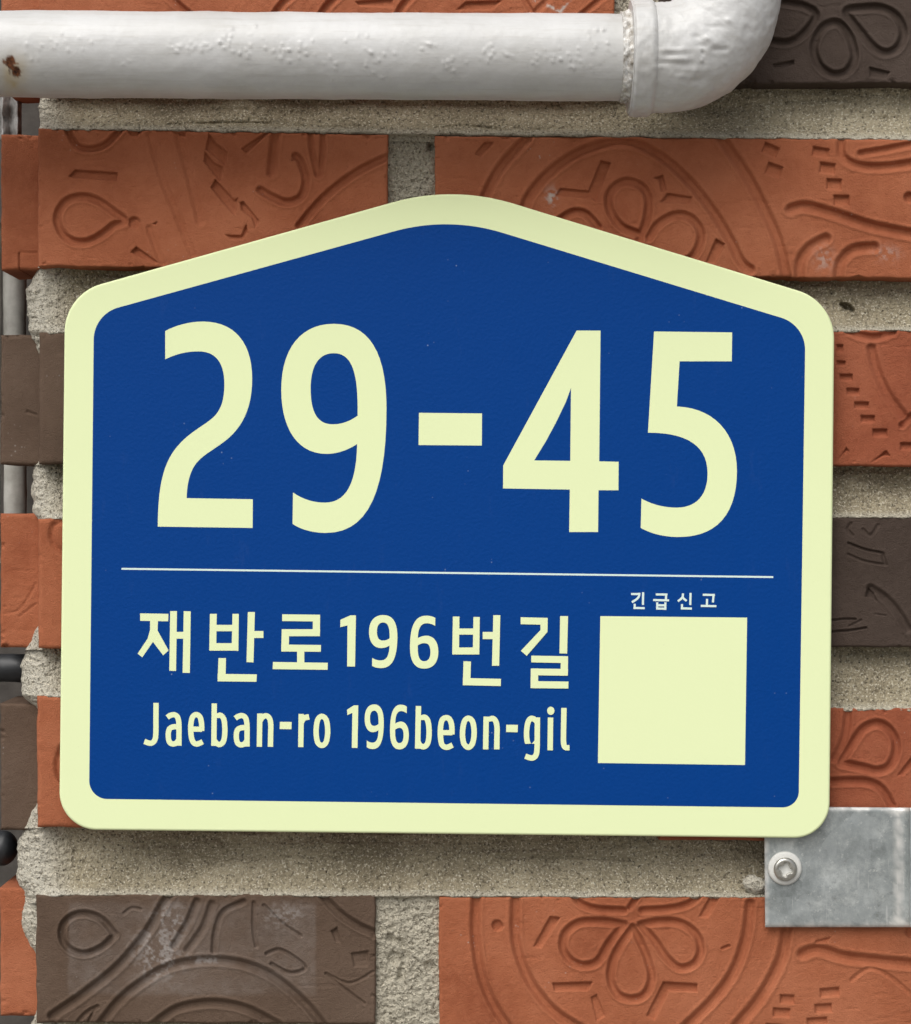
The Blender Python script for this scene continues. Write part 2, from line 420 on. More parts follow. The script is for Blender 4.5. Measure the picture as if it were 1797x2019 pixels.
ST_1R = [Bz(s) for s in [
    ('g', [(195, 760), (225, 690), (275, 610), (360, 520)], 40),
    ('g', [(345, 790), (375, 725), (440, 650), (530, 585), (620, 548), (700, 533), (790, 548), (890, 608), (980, 695), (1060, 800), (1120, 900), (1160, 980), (1195, 1010)], 40),
    ('g', [(1080, 510), (1180, 655), (1250, 790), (1300, 905), (1330, 1040)], 44, 1.2),
    ('p', [(160, 578), (200, 530), (240, 530), (190, 592)], 1.2),
    ('p', [(635, 598), (676, 608), (618, 758), (598, 745), (462, 735), (482, 702), (588, 712)], 1.7),
    ('g', [(790, 880), (715, 850), (672, 790), (668, 730), (700, 690), (745, 680), (795, 705), (815, 755), (805, 830), (780, 895)], 34),
    ('g', [(815, 890), (850, 840), (910, 806), (965, 812), (1005, 855), (1008, 905), (980, 960), (930, 990)], 34),
    ('g', [(480, 825), (530, 795), (580, 802), (625, 850)], 32),
    ('p', [(828, 666), (870, 652), (885, 712), (862, 722), (850, 675)], 1.4),
    ('p', [(852, 760), (886, 720), (980, 735), (970, 766)], 1.5),
    ('p', [(1025, 985), (1065, 890), (1103, 912), (1065, 990)], 1.5),
    ('p', sq(1270, 562, 62, 46, 0.4), 1.4), ('p', sq(1283, 638, 62, 52, 0.35), 1.4),
    ('p', sq(1458, 570, 66, 40, 0.15), 1.4), ('p', sq(1483, 630, 62, 46, 0.12), 1.4), ('p', sq(1508, 690, 60, 46, 0.05), 1.4), ('p', sq(1536, 750, 62, 44, 0.0), 1.4),
    ('g', [(1535, 520), (1540, 585), (1600, 620), (1700, 625), (1820, 608)], 36, 1.2),
    ('g', [(1610, 575), (1700, 560), (1820, 535)], 30, 1.1),
    ('g', [(1345, 785), (1400, 772), (1500, 797), (1650, 845), (1820, 880)], 42, 1.5),
    ('g', [(1378, 1040), (1384, 975), (1420, 925), (1478, 893)], 42), ('g', [(1525, 1040), (1534, 980), (1580, 935), (1658, 925)], 42),
    ('d', (1790, 740), 24, 2.2),
    ('p', [(1560, 1040), (1600, 1028), (1650, 1045), (1650, 1070), (1550, 1070)], 1.6),
]]
ST_0D = [Bz(s) for s in [
    ('g', [(1260, 150), (1330, 160), (1390, 130), (1440, 60), (1400, 25), (1320, 10)], 32),
    ('l', [(1505, 85), (1460, 110), (1433, 175), (1450, 240), (1500, 278), (1555, 268), (1585, 215), (1570, 145), (1540, 98)], 34),
    ('l', [(1555, 45), (1620, 30), (1690, 32), (1745, 65), (1768, 125), (1745, 180), (1700, 198), (1655, 175), (1600, 110)], 34),
    ('p', [(1275, 240), (1360, 222), (1362, 242), (1312, 265), (1285, 262)], 1.2), ('p', [(1638, 248), (1722, 268), (1705, 298), (1640, 290)], 1.2),
]]
ST_0O = [A(s) for s in [
    ('g', [(640, -40), (690, 10), (760, 70)], 34), ('g', [(1070, 80), (1110, 20), (1180, -40)], 34), ('g', [(1255, 80), (1290, 25), (1360, -40)], 34),
    ('p', [(1395, 5), (1550, -10), (1550, 32), (1410, 25)], 1.3), ('g', [(1560, 80), (1590, 20), (1650, -40)], 34),
]] + [('g', [(1050, 30), (1080, 0), (1090, -30)], 16, 0.6)] + [Bz(s) for s in [('p', [(90, 40), (130, 5), (270, 0), (230, 40)], 1.3), ('g', [(340, -20), (380, 50), (420, 90)], 26, 1.0), ('g', [(560, 60), (620, 10), (660, -20)], 26, 0.9)]]
ST_5L = [E(s) for s in [
    ('g', [(452, 582), (400, 525), (340, 502), (285, 512), (248, 550), (247, 605), (280, 645), (335, 660), (400, 635), (450, 590)], 30),
    ('g', [(490, 500), (520, 480), (555, 485)], 16, 0.5),
    ('g', [(205, 905), (340, 812), (470, 705), (580, 575), (640, 470), (690, 400)], 38),
    ('g', [(390, 945), (470, 845), (560, 772), (650, 718), (750, 692), (850, 686), (950, 698), (1050, 735), (1140, 798), (1215, 870), (1275, 945)], 38),
    ('g', [(600, 945), (690, 880), (790, 856), (880, 856), (980, 880), (1095, 940)], 36),
    ('g', [(1255, 415), (1330, 495), (1410, 550), (1490, 585)], 36),
    ('g', [(775, 455), (740, 540), (685, 630)], 34, 1.0), ('g', [(835, 465), (800, 560), (740, 645)], 34, 0.8),
    ('g', [(960, 455), (880, 495), (850, 570), (842, 650)], 26, 0.9), ('g', [(1000, 460), (1000, 560), (1010, 630)], 20, 0.6), ('g', [(1040, 470), (1110, 540), (1185, 590)], 18, 0.6),
    ('g', [(1050, 660), (1105, 645), (1180, 690), (1200, 720), (1140, 735), (1070, 700)], 18, 0.8),
    ('p', [(1300, 570), (1330, 550), (1345, 620), (1320, 615)], 1.2), ('p', [(1380, 655), (1455, 645), (1450, 712), (1392, 715)], 1.0),
    ('g', [(1285, 738), (1360, 800), (1435, 855)], 16, 0.6), ('g', [(1290, 740), (1380, 775), (1470, 730)], 14, 0.5),
    ('g', [(385, 868), (345, 890), (310, 925)], 20, 0.8), ('g', [(380, 868), (350, 925)], 14, 0.8),
]]
ST_5R = [F(s) for s in [
    ('g', [(172, 390), (166, 540), (185, 690), (230, 810), (300, 920), (330, 990)], 40),
    ('g', [(318, 390), (316, 560), (345, 675), (400, 775), (480, 858), (600, 930)], 40),
    ('d', (249, 522), 24, 1.8),
    ('g', [(1195, 440), (1180, 560), (1135, 690), (1060, 795), (970, 885), (900, 950)], 40),
    ('g', [(1335, 500), (1315, 630), (1270, 730), (1215, 815), (1140, 905), (1090, 980)], 44),
    ('p', [(998, 492), (1048, 400), (1092, 400), (1038, 494)], 1.5),
    ('g', [(722, 518), (650, 507), (560, 510), (505, 548), (494, 605), (520, 650), (570, 672), (625, 655), (665, 590), (722, 518)], 32),
    ('g', [(755, 530), (715, 585), (680, 655), (673, 725), (700, 780), (750, 797), (800, 780), (826, 720), (812, 650), (785, 585), (755, 530)], 32),
    ('g', [(785, 520), (850, 507), (930, 512), (990, 552), (1010, 612), (985, 665), (930, 680), (880, 640), (835, 575), (785, 520)], 32),
    ('g', [(530, 405), (560, 440), (620, 460), (722, 466)], 30), ('g', [(790, 466), (900, 458), (970, 438), (1010, 400)], 30), ('g', [(745, 455), (780, 400)], 26),
    ('p', [(380, 602), (445, 485), (488, 490), (412, 608)], 1.5),
    ('p', [(452, 735), (608, 730), (588, 768), (460, 768)], 1.6),
    ('p', [(595, 790), (622, 775), (655, 862), (618, 885)], 0.9),
    ('p', [(868, 730), (1000, 738), (998, 772), (892, 768), (838, 878), (802, 862)], 1.6),
    ('p', sq(1333, 798, 58, 38, 0.05), 1.4), ('p', sq(1312, 848, 68, 38, 0.06), 1.4), ('p', sq(1492, 772, 76, 38, -0.08), 1.4), ('p', sq(1468, 832, 68, 38, -0.06), 1.4), ('p', sq(1445, 880, 80, 32, -0.06), 1.4), ('p', sq(1285, 905, 68, 36, 0.06), 1.4),
    ('g', [(1390, 628), (1450, 612), (1550, 640), (1680, 655), (1820, 668)], 44, 1.4),
    ('g', [(1575, 725), (1640, 682), (1720, 715), (1820, 800)], 20, 0.4),
    ('g', [(1090, 608), (1115, 598)], 14, 0.8),
    ('p', [(1480, 590), (1505, 560), (1440, 575), (1430, 590)], 1.0), ('d', (1797, 545), 26, 2.4),
]]
ST_2R = [G(s) for s in [
    ('p', [(510, 705), (578, 712), (575, 750), (510, 750)], 1.3), ('p', sq(578, 822, 92, 52, 0), 1.4), ('p', sq(622, 917, 92, 54, 0), 1.4), ('p', sq(680, 1008, 104, 54, 0.02), 1.4), ('p', sq(722, 1098, 100, 54, 0), 1.4), ('p', sq(802, 1190, 106, 60, 0), 1.4), ('p', sq(985, 1280, 106, 60, 0), 1.4), ('p', sq(535, 630, 50, 60, 0), 1.3),
    ('g', [(745, 630), (775, 760), (850, 930), (960, 1080)], 70, 1.0), ('p', [(715, 630), (780, 605), (765, 645), (735, 660)], 1.4),
    ('g', [(590, 510), (680, 545), (780, 555), (890, 520)], 60, 1.2),
    ('p', [(500, 1390), (580, 1280), (612, 1330), (585, 1315)], 1.3), ('p', [(700, 1415), (845, 1300), (880, 1350), (830, 1345)], 1.4), ('g', [(950, 1140), (1010, 1080), (1100, 1040)], 50), ('p', [(990, 855), (1060, 840), (1060, 870)], 1.3),
]]
ST_3R = [Hh(s) for s in [
    ('g', [(595, 72), (700, 112), (815, 135)], 22, 0.8), ('g', [(590, 145), (700, 190), (845, 215)], 22, 0.5), ('g', [(820, 140), (838, 210)], 30, 0.6),
    ('p', [(718, 350), (770, 400), (790, 470), (745, 440), (700, 430)], 1.8), ('g', [(740, 370), (820, 420), (900, 500), (990, 640)], 60, 0.9),
    ('g', [(460, 585), (560, 575), (640, 575)], 18, 0.8), ('g', [(460, 662), (600, 650), (710, 632)], 20, 0.9), ('g', [(600, 620), (680, 580)], 16, 0.5), ('g', [(770, 540), (840, 550)], 14, 0.4),
    ('g', [(610, -60), (590, -20), (620, 20)], 26, 0.4), ('g', [(690, -20), (740, 20), (790, -50)], 26, 0.4),
]]
ST_4R = [Hh(s) for s in [
    ('g', [(545, 1520), (620, 1400), (690, 1305), (775, 1268), (850, 1295), (905, 1375), (905, 1470), (860, 1555), (780, 1582), (690, 1560), (545, 1530)], 62),
    ('g', [(480, 1655), (600, 1650), (720, 1655), (810, 1700), (880, 1810)], 62), ('p', [(905, 1620), (1000, 1500), (1060, 1430), (1060, 1510), (960, 1615)], 1.5), ('g', [(590, 1160), (585, 1260), (560, 1380), (500, 1500)], 60, 1.0),
]]
ST_3L = [Cc(s) for s in [('g', [(440, 1765), (360, 1800), (345, 1870), (370, 1940), (450, 2010)], 44, 0.9)]]
ST_4L = [conv(0, 1000, 3.3653)(s) for s in [('g', [(420, 1590), (385, 1680), (395, 1790), (450, 1860)], 44, 1.1), ('p', [(325, 1275), (365, 1262), (345, 1285)], 1.2), ('d', (337, 1502), 8, 0.8)]]

def stain_5L(X, Y):
    wob = (fbm(X / 25, Y / 25, seed=76) - 0.5) * 9
    inr = (sstep(131, 139, X + wob) * (1 - sstep(619, 627, X + wob * 0.4)) * sstep(1772, 1792, Y + wob) * (1 - sstep(1956, 1967, Y + wob)))
    film = inr * (0.02 + 0.26 * fbm(X / 60, Y / 40, seed=77))
    n = 0.55 * fbm(X / 5, Y / 5, seed=78, oct=3) + 0.45 * fbm(X / 22, Y / 22, seed=79, oct=2)
    e1 = np.exp(-(((X - 312) / 42) ** 2 + ((Y - 1878) / 48) ** 2)) * sstep(0.4, 0.62, n)
    e2 = np.exp(-(((X - 335) / 30) ** 2 + ((Y - 1812) / 30) ** 2)) * sstep(0.42, 0.62, n)
    e3 = np.exp(-(((X - 560) / 40) ** 2 + ((Y - 1805) / 22) ** 2)) * sstep(0.5, 0.65, n)
    e4 = np.exp(-((seg_dist(X, Y, [(300, 1918), (370, 1893), (440, 1892)]) / 6) ** 2)) * sstep(0.5, 0.62, n)
    return np.clip(film + 1.0 * e1 + 0.8 * e2 + 0.6 * e3 + 0.8 * e4, 0, 1)
def stain_1R(X, Y):
    n = fbm(X / 7, Y / 7, seed=88, oct=4)
    e = np.exp(-(((X - 1088) / 11) ** 2 + ((Y - 388) / 16) ** 2)) + 0.5 * np.exp(-(((X - 1625) / 16) ** 2 + ((Y - 510) / 22) ** 2)) + 0.4 * np.exp(-(((X - 1750) / 22) ** 2 + ((Y - 500) / 14) ** 2))
    return np.clip(e * sstep(0.42, 0.6, n), 0, 1)

def stain_0O(X, Y):
    n = fbm(X / 8, Y / 8, seed=91, oct=4)
    return 0.9 * np.exp(-(seg_dist(X, Y, [(1030, -30), (1058, 6), (1085, 12), (1105, 24), (1130, -10)]) / 3.0) ** 2) * sstep(0.45, 0.58, n)

R = lambda x0, x1, a, b, c, d: ((x0, a), (x1, b), (x1, d), (x0, c))   # top-left, top-right y; bottom-left, bottom-right y
bricks = [
    # course cut by the top of the picture
    (R(78, 1212, -104, -100, 158, 163), ST_0O, M_OR, 11, stain_0O), (R(1300, 2430, -102, -96, 165, 166), ST_0D, M_DK2, 12, None),
    (R(76, 765, 254, 266, 525, 536), ST_1L, M_OR, 13, None), (R(858, 1997, 268, 277, 540, 552), ST_1R, M_OR, 14, stain_1R),
    (R(78, 1205, 655, 653, 915, 918), (), M_DK, 15, None), (R(1300, 2430, 652, 650, 918, 921), ST_2R, M_RED, 16, None),
    (R(76, 770, 1022, 1021, 1278, 1277), ST_3L, M_OR, 17, None), (R(858, 1997, 1021, 1019, 1277, 1275), ST_3R, M_DK2, 18, None),
    (R(74, 1205, 1372, 1388, 1630, 1645), ST_4L, M_OR, 19, None), (R(1300, 2430, 1394, 1401, 1655, 1664), ST_4R, M_RED, 20, None),
    (R(72, 741, 1764, 1763, 2016, 2019), ST_5L, M_DK, 21, stain_5L), (R(866, 2000, 1768, 1768, 2028, 2036), ST_5R, M_OR, 22, None),
]
for q, st, m, sd, stn in bricks:
    vis = len(st) > 3
    build_brick(*q, strokes=st, mat=m, seed=sd, stain_and_light=stn, step=1.75 if vis else 4.5, thick=0.09)
for q, m, sd in [(R(76, 770, -460, -455, -205, -200), M_OR, 31), (R(858, 1997, -455, -450, -200, -196), M_RED, 32),
                 (R(74, 1205, 2130, 2132, 2390, 2392), M_OR, 33), (R(1300, 2430, 2135, 2138, 2395, 2398), M_DK, 34)]:
    build_brick(*q, mat=m, seed=sd, step=10, thick=0.09)

# set-back bricks along the left edge
SETB = -0.010
ST_L1 = [('g', [(39, 500), (39, 550)], 4, 1.0), ('g', [(40, 498), (75, 497)], 4, 0.4), ('d', (52, 402), 14, 0.25)]
for q, st, m, sd in [
    (R(2, 100, -110, -108, 172, 172), (), M_OR, 41), (R(3, 100, 265, 268, 533, 531), ST_L1, M_OR, 42), (R(2, 100, 661, 661, 916, 916), [('g', [(55, 812), (72, 818)], 7, 0.4)], M_DK, 43),
    (R(2, 100, 1013, 1013, 1276, 1278), [('g', [(8, 1210), (40, 1200), (72, 1150)], 5, 0.3), ('g', [(38, 1216), (72, 1190)], 5, 0.35)], M_OR, 44), (R(2, 100, 1388, 1388, 1637, 1639), (), M_DK, 45), (R(1, 100, 1749, 1749, 2003, 2004), (), M_OR, 46), (R(1, 100, 2120, 2120, 2380, 2380), (), M_OR, 47)]:
    build_brick(*q, strokes=st, mat=m, face=SETB, seed=sd, step=2.4, thick=0.032, edge=7, chip=1.6)

# mortar
XL_Y = [-600, 150, 255, 300, 520, 545, 570, 650, 662, 700, 905, 920, 960, 1010, 1030, 1225, 1250, 1285, 1310, 1370, 1385, 1400, 1575, 1600, 1640, 1660, 1735, 1745, 1760, 1800, 1830, 1855, 1875, 1900, 1985, 2019, 2700]
XL_X = [78, 78, 78, 79, 79, 68, 53, 57, 62, 79, 79, 68, 63, 66, 79, 79, 66, 50, 42, 44, 60, 79, 79, 62, 45, 34, 35, 40, 50, 42, 43, 55, 68, 78, 76, 62, 62]
def xl_of(y): return np.interp(y, XL_Y, XL_X)

def bed_joint(t0, t1, b0, b1, seed, strokes=(), xr=2440, step=2.3, deep=11.0, out=0.1):
    """one horizontal mortar bed: t = lower edge of the bricks above (left, right), b = upper edge of those below"""
    nroll = 14
    a = np.linspace(0, math.pi / 2, nroll)
    xs = np.concatenate([np.arange(112, 1797, step), np.arange(1797, xr, 12)])
    nv = max(8, int((b0 - t0 + 34) / step)); v = np.linspace(0, 1, nv)
    ym = t0 - 17 + v * (b0 - t0 + 34)
    xl = xl_of(ym) + (fbm(ym / 9, ym * 0 + seed, seed=seed + 3) - 0.5) * 7
    Rp = 112 - xl
    X = np.concatenate([xl[:, None] + Rp[:, None] * (1 - np.cos(a))[None, :], np.repeat(xs[None, :], nv, 0)], 1)
    roll = np.concatenate([-(1 - np.sin(a)) * 11.0, np.zeros(len(xs))])[None, :]
    f = np.clip((X - 78) / (1797 - 78), 0, 1.2)
    T = t0 + (t1 - t0) * f; Bo = b0 + (b1 - b0) * f
    Y = (T - 17) + v[:, None] * (Bo - T + 34)
    t = np.clip((Y - T) / (Bo - T), 0, 1)
    rec = out + (deep - out) * (1 - t ** 2.6) * (0.75 + 0.5 * fbm(X / 120, Y / 60, seed=seed))
    lip = Bo + 1 + 5 * (fbm(X / 22, 0 * X + seed, seed=seed + 8) - 0.4)
    rec = np.where(Y > lip, rec + np.clip((Y - lip) / 5, 0, 1) * 3.5, rec)
    leftopen = np.clip((150 - X) / 80, 0, 1)
    rec = rec * (1 - 0.55 * leftopen)
    h = -rec + roll + (fbm(X / 55, Y / 30, seed=seed + 1) - 0.5) * 1.4 + (fbm(X / 160, Y / 9, seed=seed + 6, oct=3) - 0.5) * 1.5 * (1 - leftopen) + (fbm(X / 7, Y / 7, seed=seed + 2, oct=2) - 0.5) * (0.8 + 1.0 * leftopen) + (vn(X / 4.2, Y / 4.2, seed=seed + 4) - 0.5) * (0.5 + 0.9 * leftopen)
    h -= relief(X, Y, strokes)
    pale = np.clip(leftopen * 1.2 + sstep(0.86, 1.0, t) * 0.6, 0, 1) * (X < 1e5)  # pale left grain; lower ledge also painted lighter, as if catching light from above
    return mesh_obj('mortar_joint', PA(X, Y, h / 1000).reshape(-1, 3), grid_faces(*X.shape), M_MO, wall, smooth=True, attrs={'stain': pale})

def head_joint(x0, x1, y0, y1, seed, strokes=(), step=2.3, rec0=4.5):
    xs = np.arange(x0 - 12, x1 + 12, step); ys = np.arange(y0, y1, step)
    X, Y = np.meshgrid(xs, ys)
    rec = rec0 + (fbm(X / 40, Y / 40, seed=seed) - 0.5) * 1.8
    h = -rec + (fbm(X / 8, Y / 8, seed=seed + 2, oct=2) - 0.5) * 1.0 + (vn(X / 4.2, Y / 4.2, seed=seed + 4) - 0.5) * 1.1
    h -= relief(X, Y, strokes)
    return mesh_obj('mortar_joint', PA(X, Y, h / 1000).reshape(-1, 3), grid_faces(*X.shape), M_MO, wall, smooth=True, attrs={'stain': np.full(X.shape, 0.6)})

bed_joint(-205, -200, -104, -98, 101, step=6)
bed_joint(160, 167, 253, 275, 102, [('g', [(330, 248), (430, 243), (520, 244), (620, 251), (720, 250)], 8, 0.6), ('g', [(860, 252), (930, 249), (1000, 257), (1100, 256)], 7, 0.5)])
bed_joint(526, 551, 655, 651, 103, [('d', (1668, 606), 9, 5.5), ('g', [(1660, 600), (1672, 604), (1680, 612)], 12, 3.0), ('g', [(1646, 612), (1652, 596), (1672, 590)], 9, 0.5)])
bed_joint(915, 921, 1022, 1019, 104)
bed_joint(1278, 1276, 1372, 1401, 105)
bed_joint(1631, 1663, 1764, 1768, 106, [('g', [(980, 1688), (1120, 1690), (1260, 1696)], 8, 0.7), ('g', [(400, 1694), (600, 1690), (760, 1696)], 8, 0.4)])
bed_joint(2017, 2034, 2130, 2136, 107, step=4)
for x0, x1, y0, y1, sd, st, stp in [(1212, 1300, -105, 175, 111, (), 2.3), (765, 858, 250, 545, 112, [('d', (850, 290), 9, 4)], 2.3), (770, 858, 1010, 1285, 113, (), 6),
                               (1205, 1300, 645, 930, 114, (), 6), (1205, 1300, 1375, 1638, 115, (), 6), (741, 866, 1755, 2040, 116, [('d', (778, 1890), 16, 1.6), ('d', (848, 1905), 14, 1.3), ('g', [(770, 1850), (800, 1870), (790, 1930)], 18, 1.0)], 2.3)]:
    head_joint(x0, x1, y0, y1, sd, st, stp, 2.6 if x1 == 866 else 4.5)
# mortar squeezed out between the set-back bricks and the face bricks
def side_mortar(y0, y1, seed):
    ys = np.arange(y0, y1, 2.3); a = np.linspace(0, math.pi / 2, 14)
    xl = xl_of(ys) + (fbm(ys / 8, ys * 0 + seed, seed=seed) - 0.5) * 6
    Rp = np.maximum(86 - xl, 4)
    X = xl[:, None] + Rp[:, None] * (1 - np.cos(a))[None, :]; Y = np.repeat(ys[:, None], 14, 1)
    h = -5.5 - (1 - np.sin(a))[None, :] * 6.5 + (fbm(X / 7, Y / 7, seed=seed + 1, oct=3) - 0.5) * 2.0
    mesh_obj('mortar_joint', PA(X, Y, h / 1000).reshape(-1, 3), grid_faces(*X.shape), M_MO, wall, smooth=True, attrs={'stain': np.full(X.shape, 0.9)})
for i, (y0, y1) in enumerate([(505, 529), (652, 705), (885, 919), (1018, 1036), (1210, 1282), (1368, 1412), (1555, 1634), (1760, 2020)]): side_mortar(y0, y1, 121 + i)
# a pale crumb of mortar beside the bracket
def crumb():
    n, m_ = 24, 30; v = []
    for i in range(n):
        for j in range(m_):
            a, b = math.pi * (i + 0.5) / n, 2 * math.pi * j / m_
            x, y, z = math.sin(a) * math.cos(b), math.cos(a), math.sin(a) * math.sin(b)
            k = 0.75 + 0.6 * float(fbm(np.array(x * 2 + 5), np.array(y * 2 + 5), np.array(z * 2 + 5), seed=400))
            v.append(P(1490 + x * 24 * k + (y * 6), 1744 + y * 17 * k, -0.0015 + z * 0.0035 * k))
    o = mesh_obj('mortar_crumb', v, grid_faces(n, m_, wrap=True), M_MO, wall, smooth=True, attrs={'stain': [1.0] * len(v)})
crumb()
# dark sheet added behind the set-back bricks, coloured for the shade in the gaps
def box(name, x0, x1, y0, y1, d0, d1, mat, parent):
    v = [P(x, y, d) for d in (d0, d1) for y in (y0, y1) for x in (x0, x1)]
    f = [(0, 1, 3, 2), (4, 6, 7, 5), (0, 4, 5, 1), (2, 3, 7, 6), (0, 2, 6, 4), (1, 5, 7, 3)]
    return mesh_obj(name, v, f, mat, parent)
box('backing_block', -60, 2500, -520, 2560, -0.096, -0.16, M_BACK, wall)

M_GR = mat_simple('grey_paving', (0.17, 0.157, 0.138), (0.26, 0.24, 0.21), 0.9, 8, 0.3, 0.004)
g = mesh_obj('ground', [(-30, -40, 0), (30, -40, 0), (30, 0.4, 0), (-30, 0.4, 0)], [(0, 1, 2, 3)], M_GR); g['kind'] = 'structure'  # unseen sheet below the frame, added to bounce light onto undersides

# ------------------------------------------------------------------ tubes
def sweep(name, path, radius, nring, mat, parent, disp=None, cap0=False, cap1=False, attr=None):
    """path: (n,3) world points; radius: (n,) metres; disp(points, normals) -> metres"""
    path = np.asarray(path, float); n = len(path)
    tan = np.gradient(path, axis=0); tan /= np.linalg.norm(tan, axis=1)[:, None]
    ref = np.array([0.0, -1.0, 0.0])
    if abs(tan[0] @ ref) > 0.9: ref = np.array([0.0, 0.0, 1.0])
    nrm = ref[None, :] - (tan @ ref)[:, None] * tan; nrm /= np.linalg.norm(nrm, axis=1)[:, None]
    bi = np.cross(tan, nrm)
    th = np.linspace(0, 2 * math.pi, nring, endpoint=False)
    N = nrm[:, None, :] * np.cos(th)[None, :, None] + bi[:, None, :] * np.sin(th)[None, :, None]
    r = np.repeat(np.asarray(radius, float)[:, None], nring, 1)
    pts = path[:, None, :] + N * r[..., None]
    at = None
    if disp is not None:
        res = disp(pts, N); r = r + res
        pts = path[:, None, :] + N * r[..., None]
    f = grid_faces(n, nring, wrap=True).tolist()
    v = pts.reshape(-1, 3)
    if cap0: f.append(list(range(nring))[::-1])
    if cap1: f.append(list(range((n - 1) * nring, n * nring)))
    at = {k: g(v) for k, g in (attr or {}).items()}
    o = mesh_obj(name, v, f, mat, parent, attrs=at)
    sm = np.ones(len(o.data.polygons), bool)
    if cap0 or cap1: sm[-(int(cap0) + int(cap1)):] = False
    o.data.polygons.foreach_set('use_smooth', sm); return o

# ------------------------------------------------------------------ painted gas pipe
pipe = thing('gas_pipe', 'glossy white painted steel pipe running along the wall and turning up above the sign', 'pipe')
AX = 0.031                                   # axis in front of the brick face
k_ax = (D - AX) / D
def axis_pt(px, py): return P(px, py, AX)
pxs = np.concatenate([np.arange(-420, 0, 8), np.arange(0, 1236, 2.2)])
path = np.array([axis_pt(x, 107.0 + x * 0.0055) for x in pxs])
crumbs = []
for cx_, cy_, n_ in [(345, 90, 9), (375, 95, 8), (410, 88, 9), (440, 80, 12), (470, 100, 7), (560, 98, 8), (590, 95, 9), (560, 115, 6), (640, 120, 5), (100, 85, 5), (140, 90, 7), (60, 105, 6), (750, 105, 8), (740, 130, 6), (840, 90, 6), (885, 125, 6), (970, 98, 9), (985, 108, 7), (900, 130, 5), (1060, 115, 6), (1095, 118, 8), (1130, 110, 9), (1150, 125, 8), (1170, 60, 5), (240, 120, 3), (510, 60, 3), (690, 70, 3), (1185, 90, 6)]:
    for _ in range(n_):
        crumbs.append((cx_ + random.gauss(0, 16), cy_ + random.gauss(0, 9), random.uniform(2.0, 5.0), random.uniform(1.7, 2.6), random.uniform(0.2, 0.55)))
def pipe_disp(pts, N):
    p = pts
    d = (fbm(p[..., 0] * 60, p[..., 1] * 60, p[..., 2] * 60, seed=200) - 0.5) * 0.0007
    d = d + (fbm(p[..., 0] * 260, p[..., 1] * 260, p[..., 2] * 260, seed=210, oct=2) - 0.5) * 0.00022
    front = N[..., 1] < 0.1
    k = D / (D + p[..., 1]); X = CX + p[..., 0] / S * k; Y = CY - (p[..., 2] - ZC) / S * k
    for cx_, cy_, rx, ry, h in crumbs:
        m = front & (np.abs(X - cx_) < rx * 3) & (np.abs(Y - cy_) < ry * 3)
        d[m] += 0.001 * h * np.exp(-((X[m] - cx_) / rx) ** 2 - ((Y[m] - cy_) / ry) ** 2)
    m = front & (np.hypot(X - 24, Y - 133) < 60)
    d[m] -= 0.0004 * np.exp(-(np.minimum(np.hypot(X[m] - 20, Y[m] - 123), np.hypot(X[m] - 33, Y[m] - 142)) / 9) ** 2)
    return d
def to_px(v):
    k = D / (D + v[:, 1]); return CX + v[:, 0] / S * k, CY - (v[:, 2] - ZC) / S * k
def rust_attr(v):
    X, Y = to_px(v); n = fbm(X / 6, Y / 6, seed=220, oct=3)
    d = np.minimum(np.minimum(np.hypot((X - 19) / 1.0, (Y - 121) / 1.0), np.hypot(X - 33, Y - 141) * 0.95), seg_dist(X, Y, [(18, 120), (26, 140), (34, 146)]) + 6)
    return sstep(13, 9, d + (n - 0.5) * 12) * (v[:, 1] < -AX) if True else d
def rust_attr(v):
    X, Y = to_px(v); n = fbm(X / 6, Y / 6, seed=220, oct=3)
    d = np.minimum(np.minimum(np.hypot(X - 19, Y - 121), np.hypot(X - 33, Y - 141) * 0.9), seg_dist(X, Y, [(18, 120), (26, 140), (34, 146)]) + 6)
    return (1 - sstep(9, 13, d + (n - 0.5) * 12)) * (v[:, 1] < -AX)
def halo_attr(v):
    X, Y = to_px(v); n = fbm(X / 14, Y / 14, seed=230, oct=3)
    a = np.exp(-(((X - 28) / 26) ** 2 + ((Y - 140) / 32) ** 2)) * (0.25 + n * 0.7) * 0.75
    b = np.exp(-(((X - 26) / 22) ** 2 + ((Y - 172) / 22) ** 2)) * n * 0.55
    return np.clip(a + b, 0, 1) * (v[:, 1] < -AX)
sweep('straight_pipe', path, np.full(len(path), 83.5 * S * k_ax), 150, M_PA, pipe, pipe_disp, True, True, {'rust': rust_attr, 'halo': halo_attr})
# elbow body
ecx, ecy, eR, er = 1312.0, -6.0, 120.0, 106.0
ep = [(x, 114.0) for x in np.linspace(1250, 1312, 26)][:-1] + [(ecx + eR * math.sin(a), ecy + eR * math.cos(a)) for a in np.linspace(0, math.pi / 2, 100)] + [(ecx + eR, y) for y in np.linspace(-8, -70, 26)]
epath = np.array([axis_pt(*q) for q in ep])
marks = [(1330, 98, 26, 4, 0.5), (1325, 108, 18, 4, -0.6), (1335, 116, 22, 4, 0.6), (1312, 124, 20, 4, -0.4), (1300, 132, 14, 4, 0.5), (1345, 126, 14, 5, -0.4), (1360, 138, 20, 6, 0.5), (1395, 76, 8, 5, 0.9), (1408, 84, 14, 9, 0.6), (1420, 97, 16, 4, -0.7), (1385, 90, 12, 4, -0.6), (1386, 104, 3, 4, -1.0), (1384, 119, 3, 3, 0.8), (1436, 40, 6, 5, 0.7), (1410, 52, 20, 4, -0.4), (1374, 72, 10, 4, -0.5), (1345, 150, 18, 5, 0.4), (1372, 160, 16, 5, -0.4)]
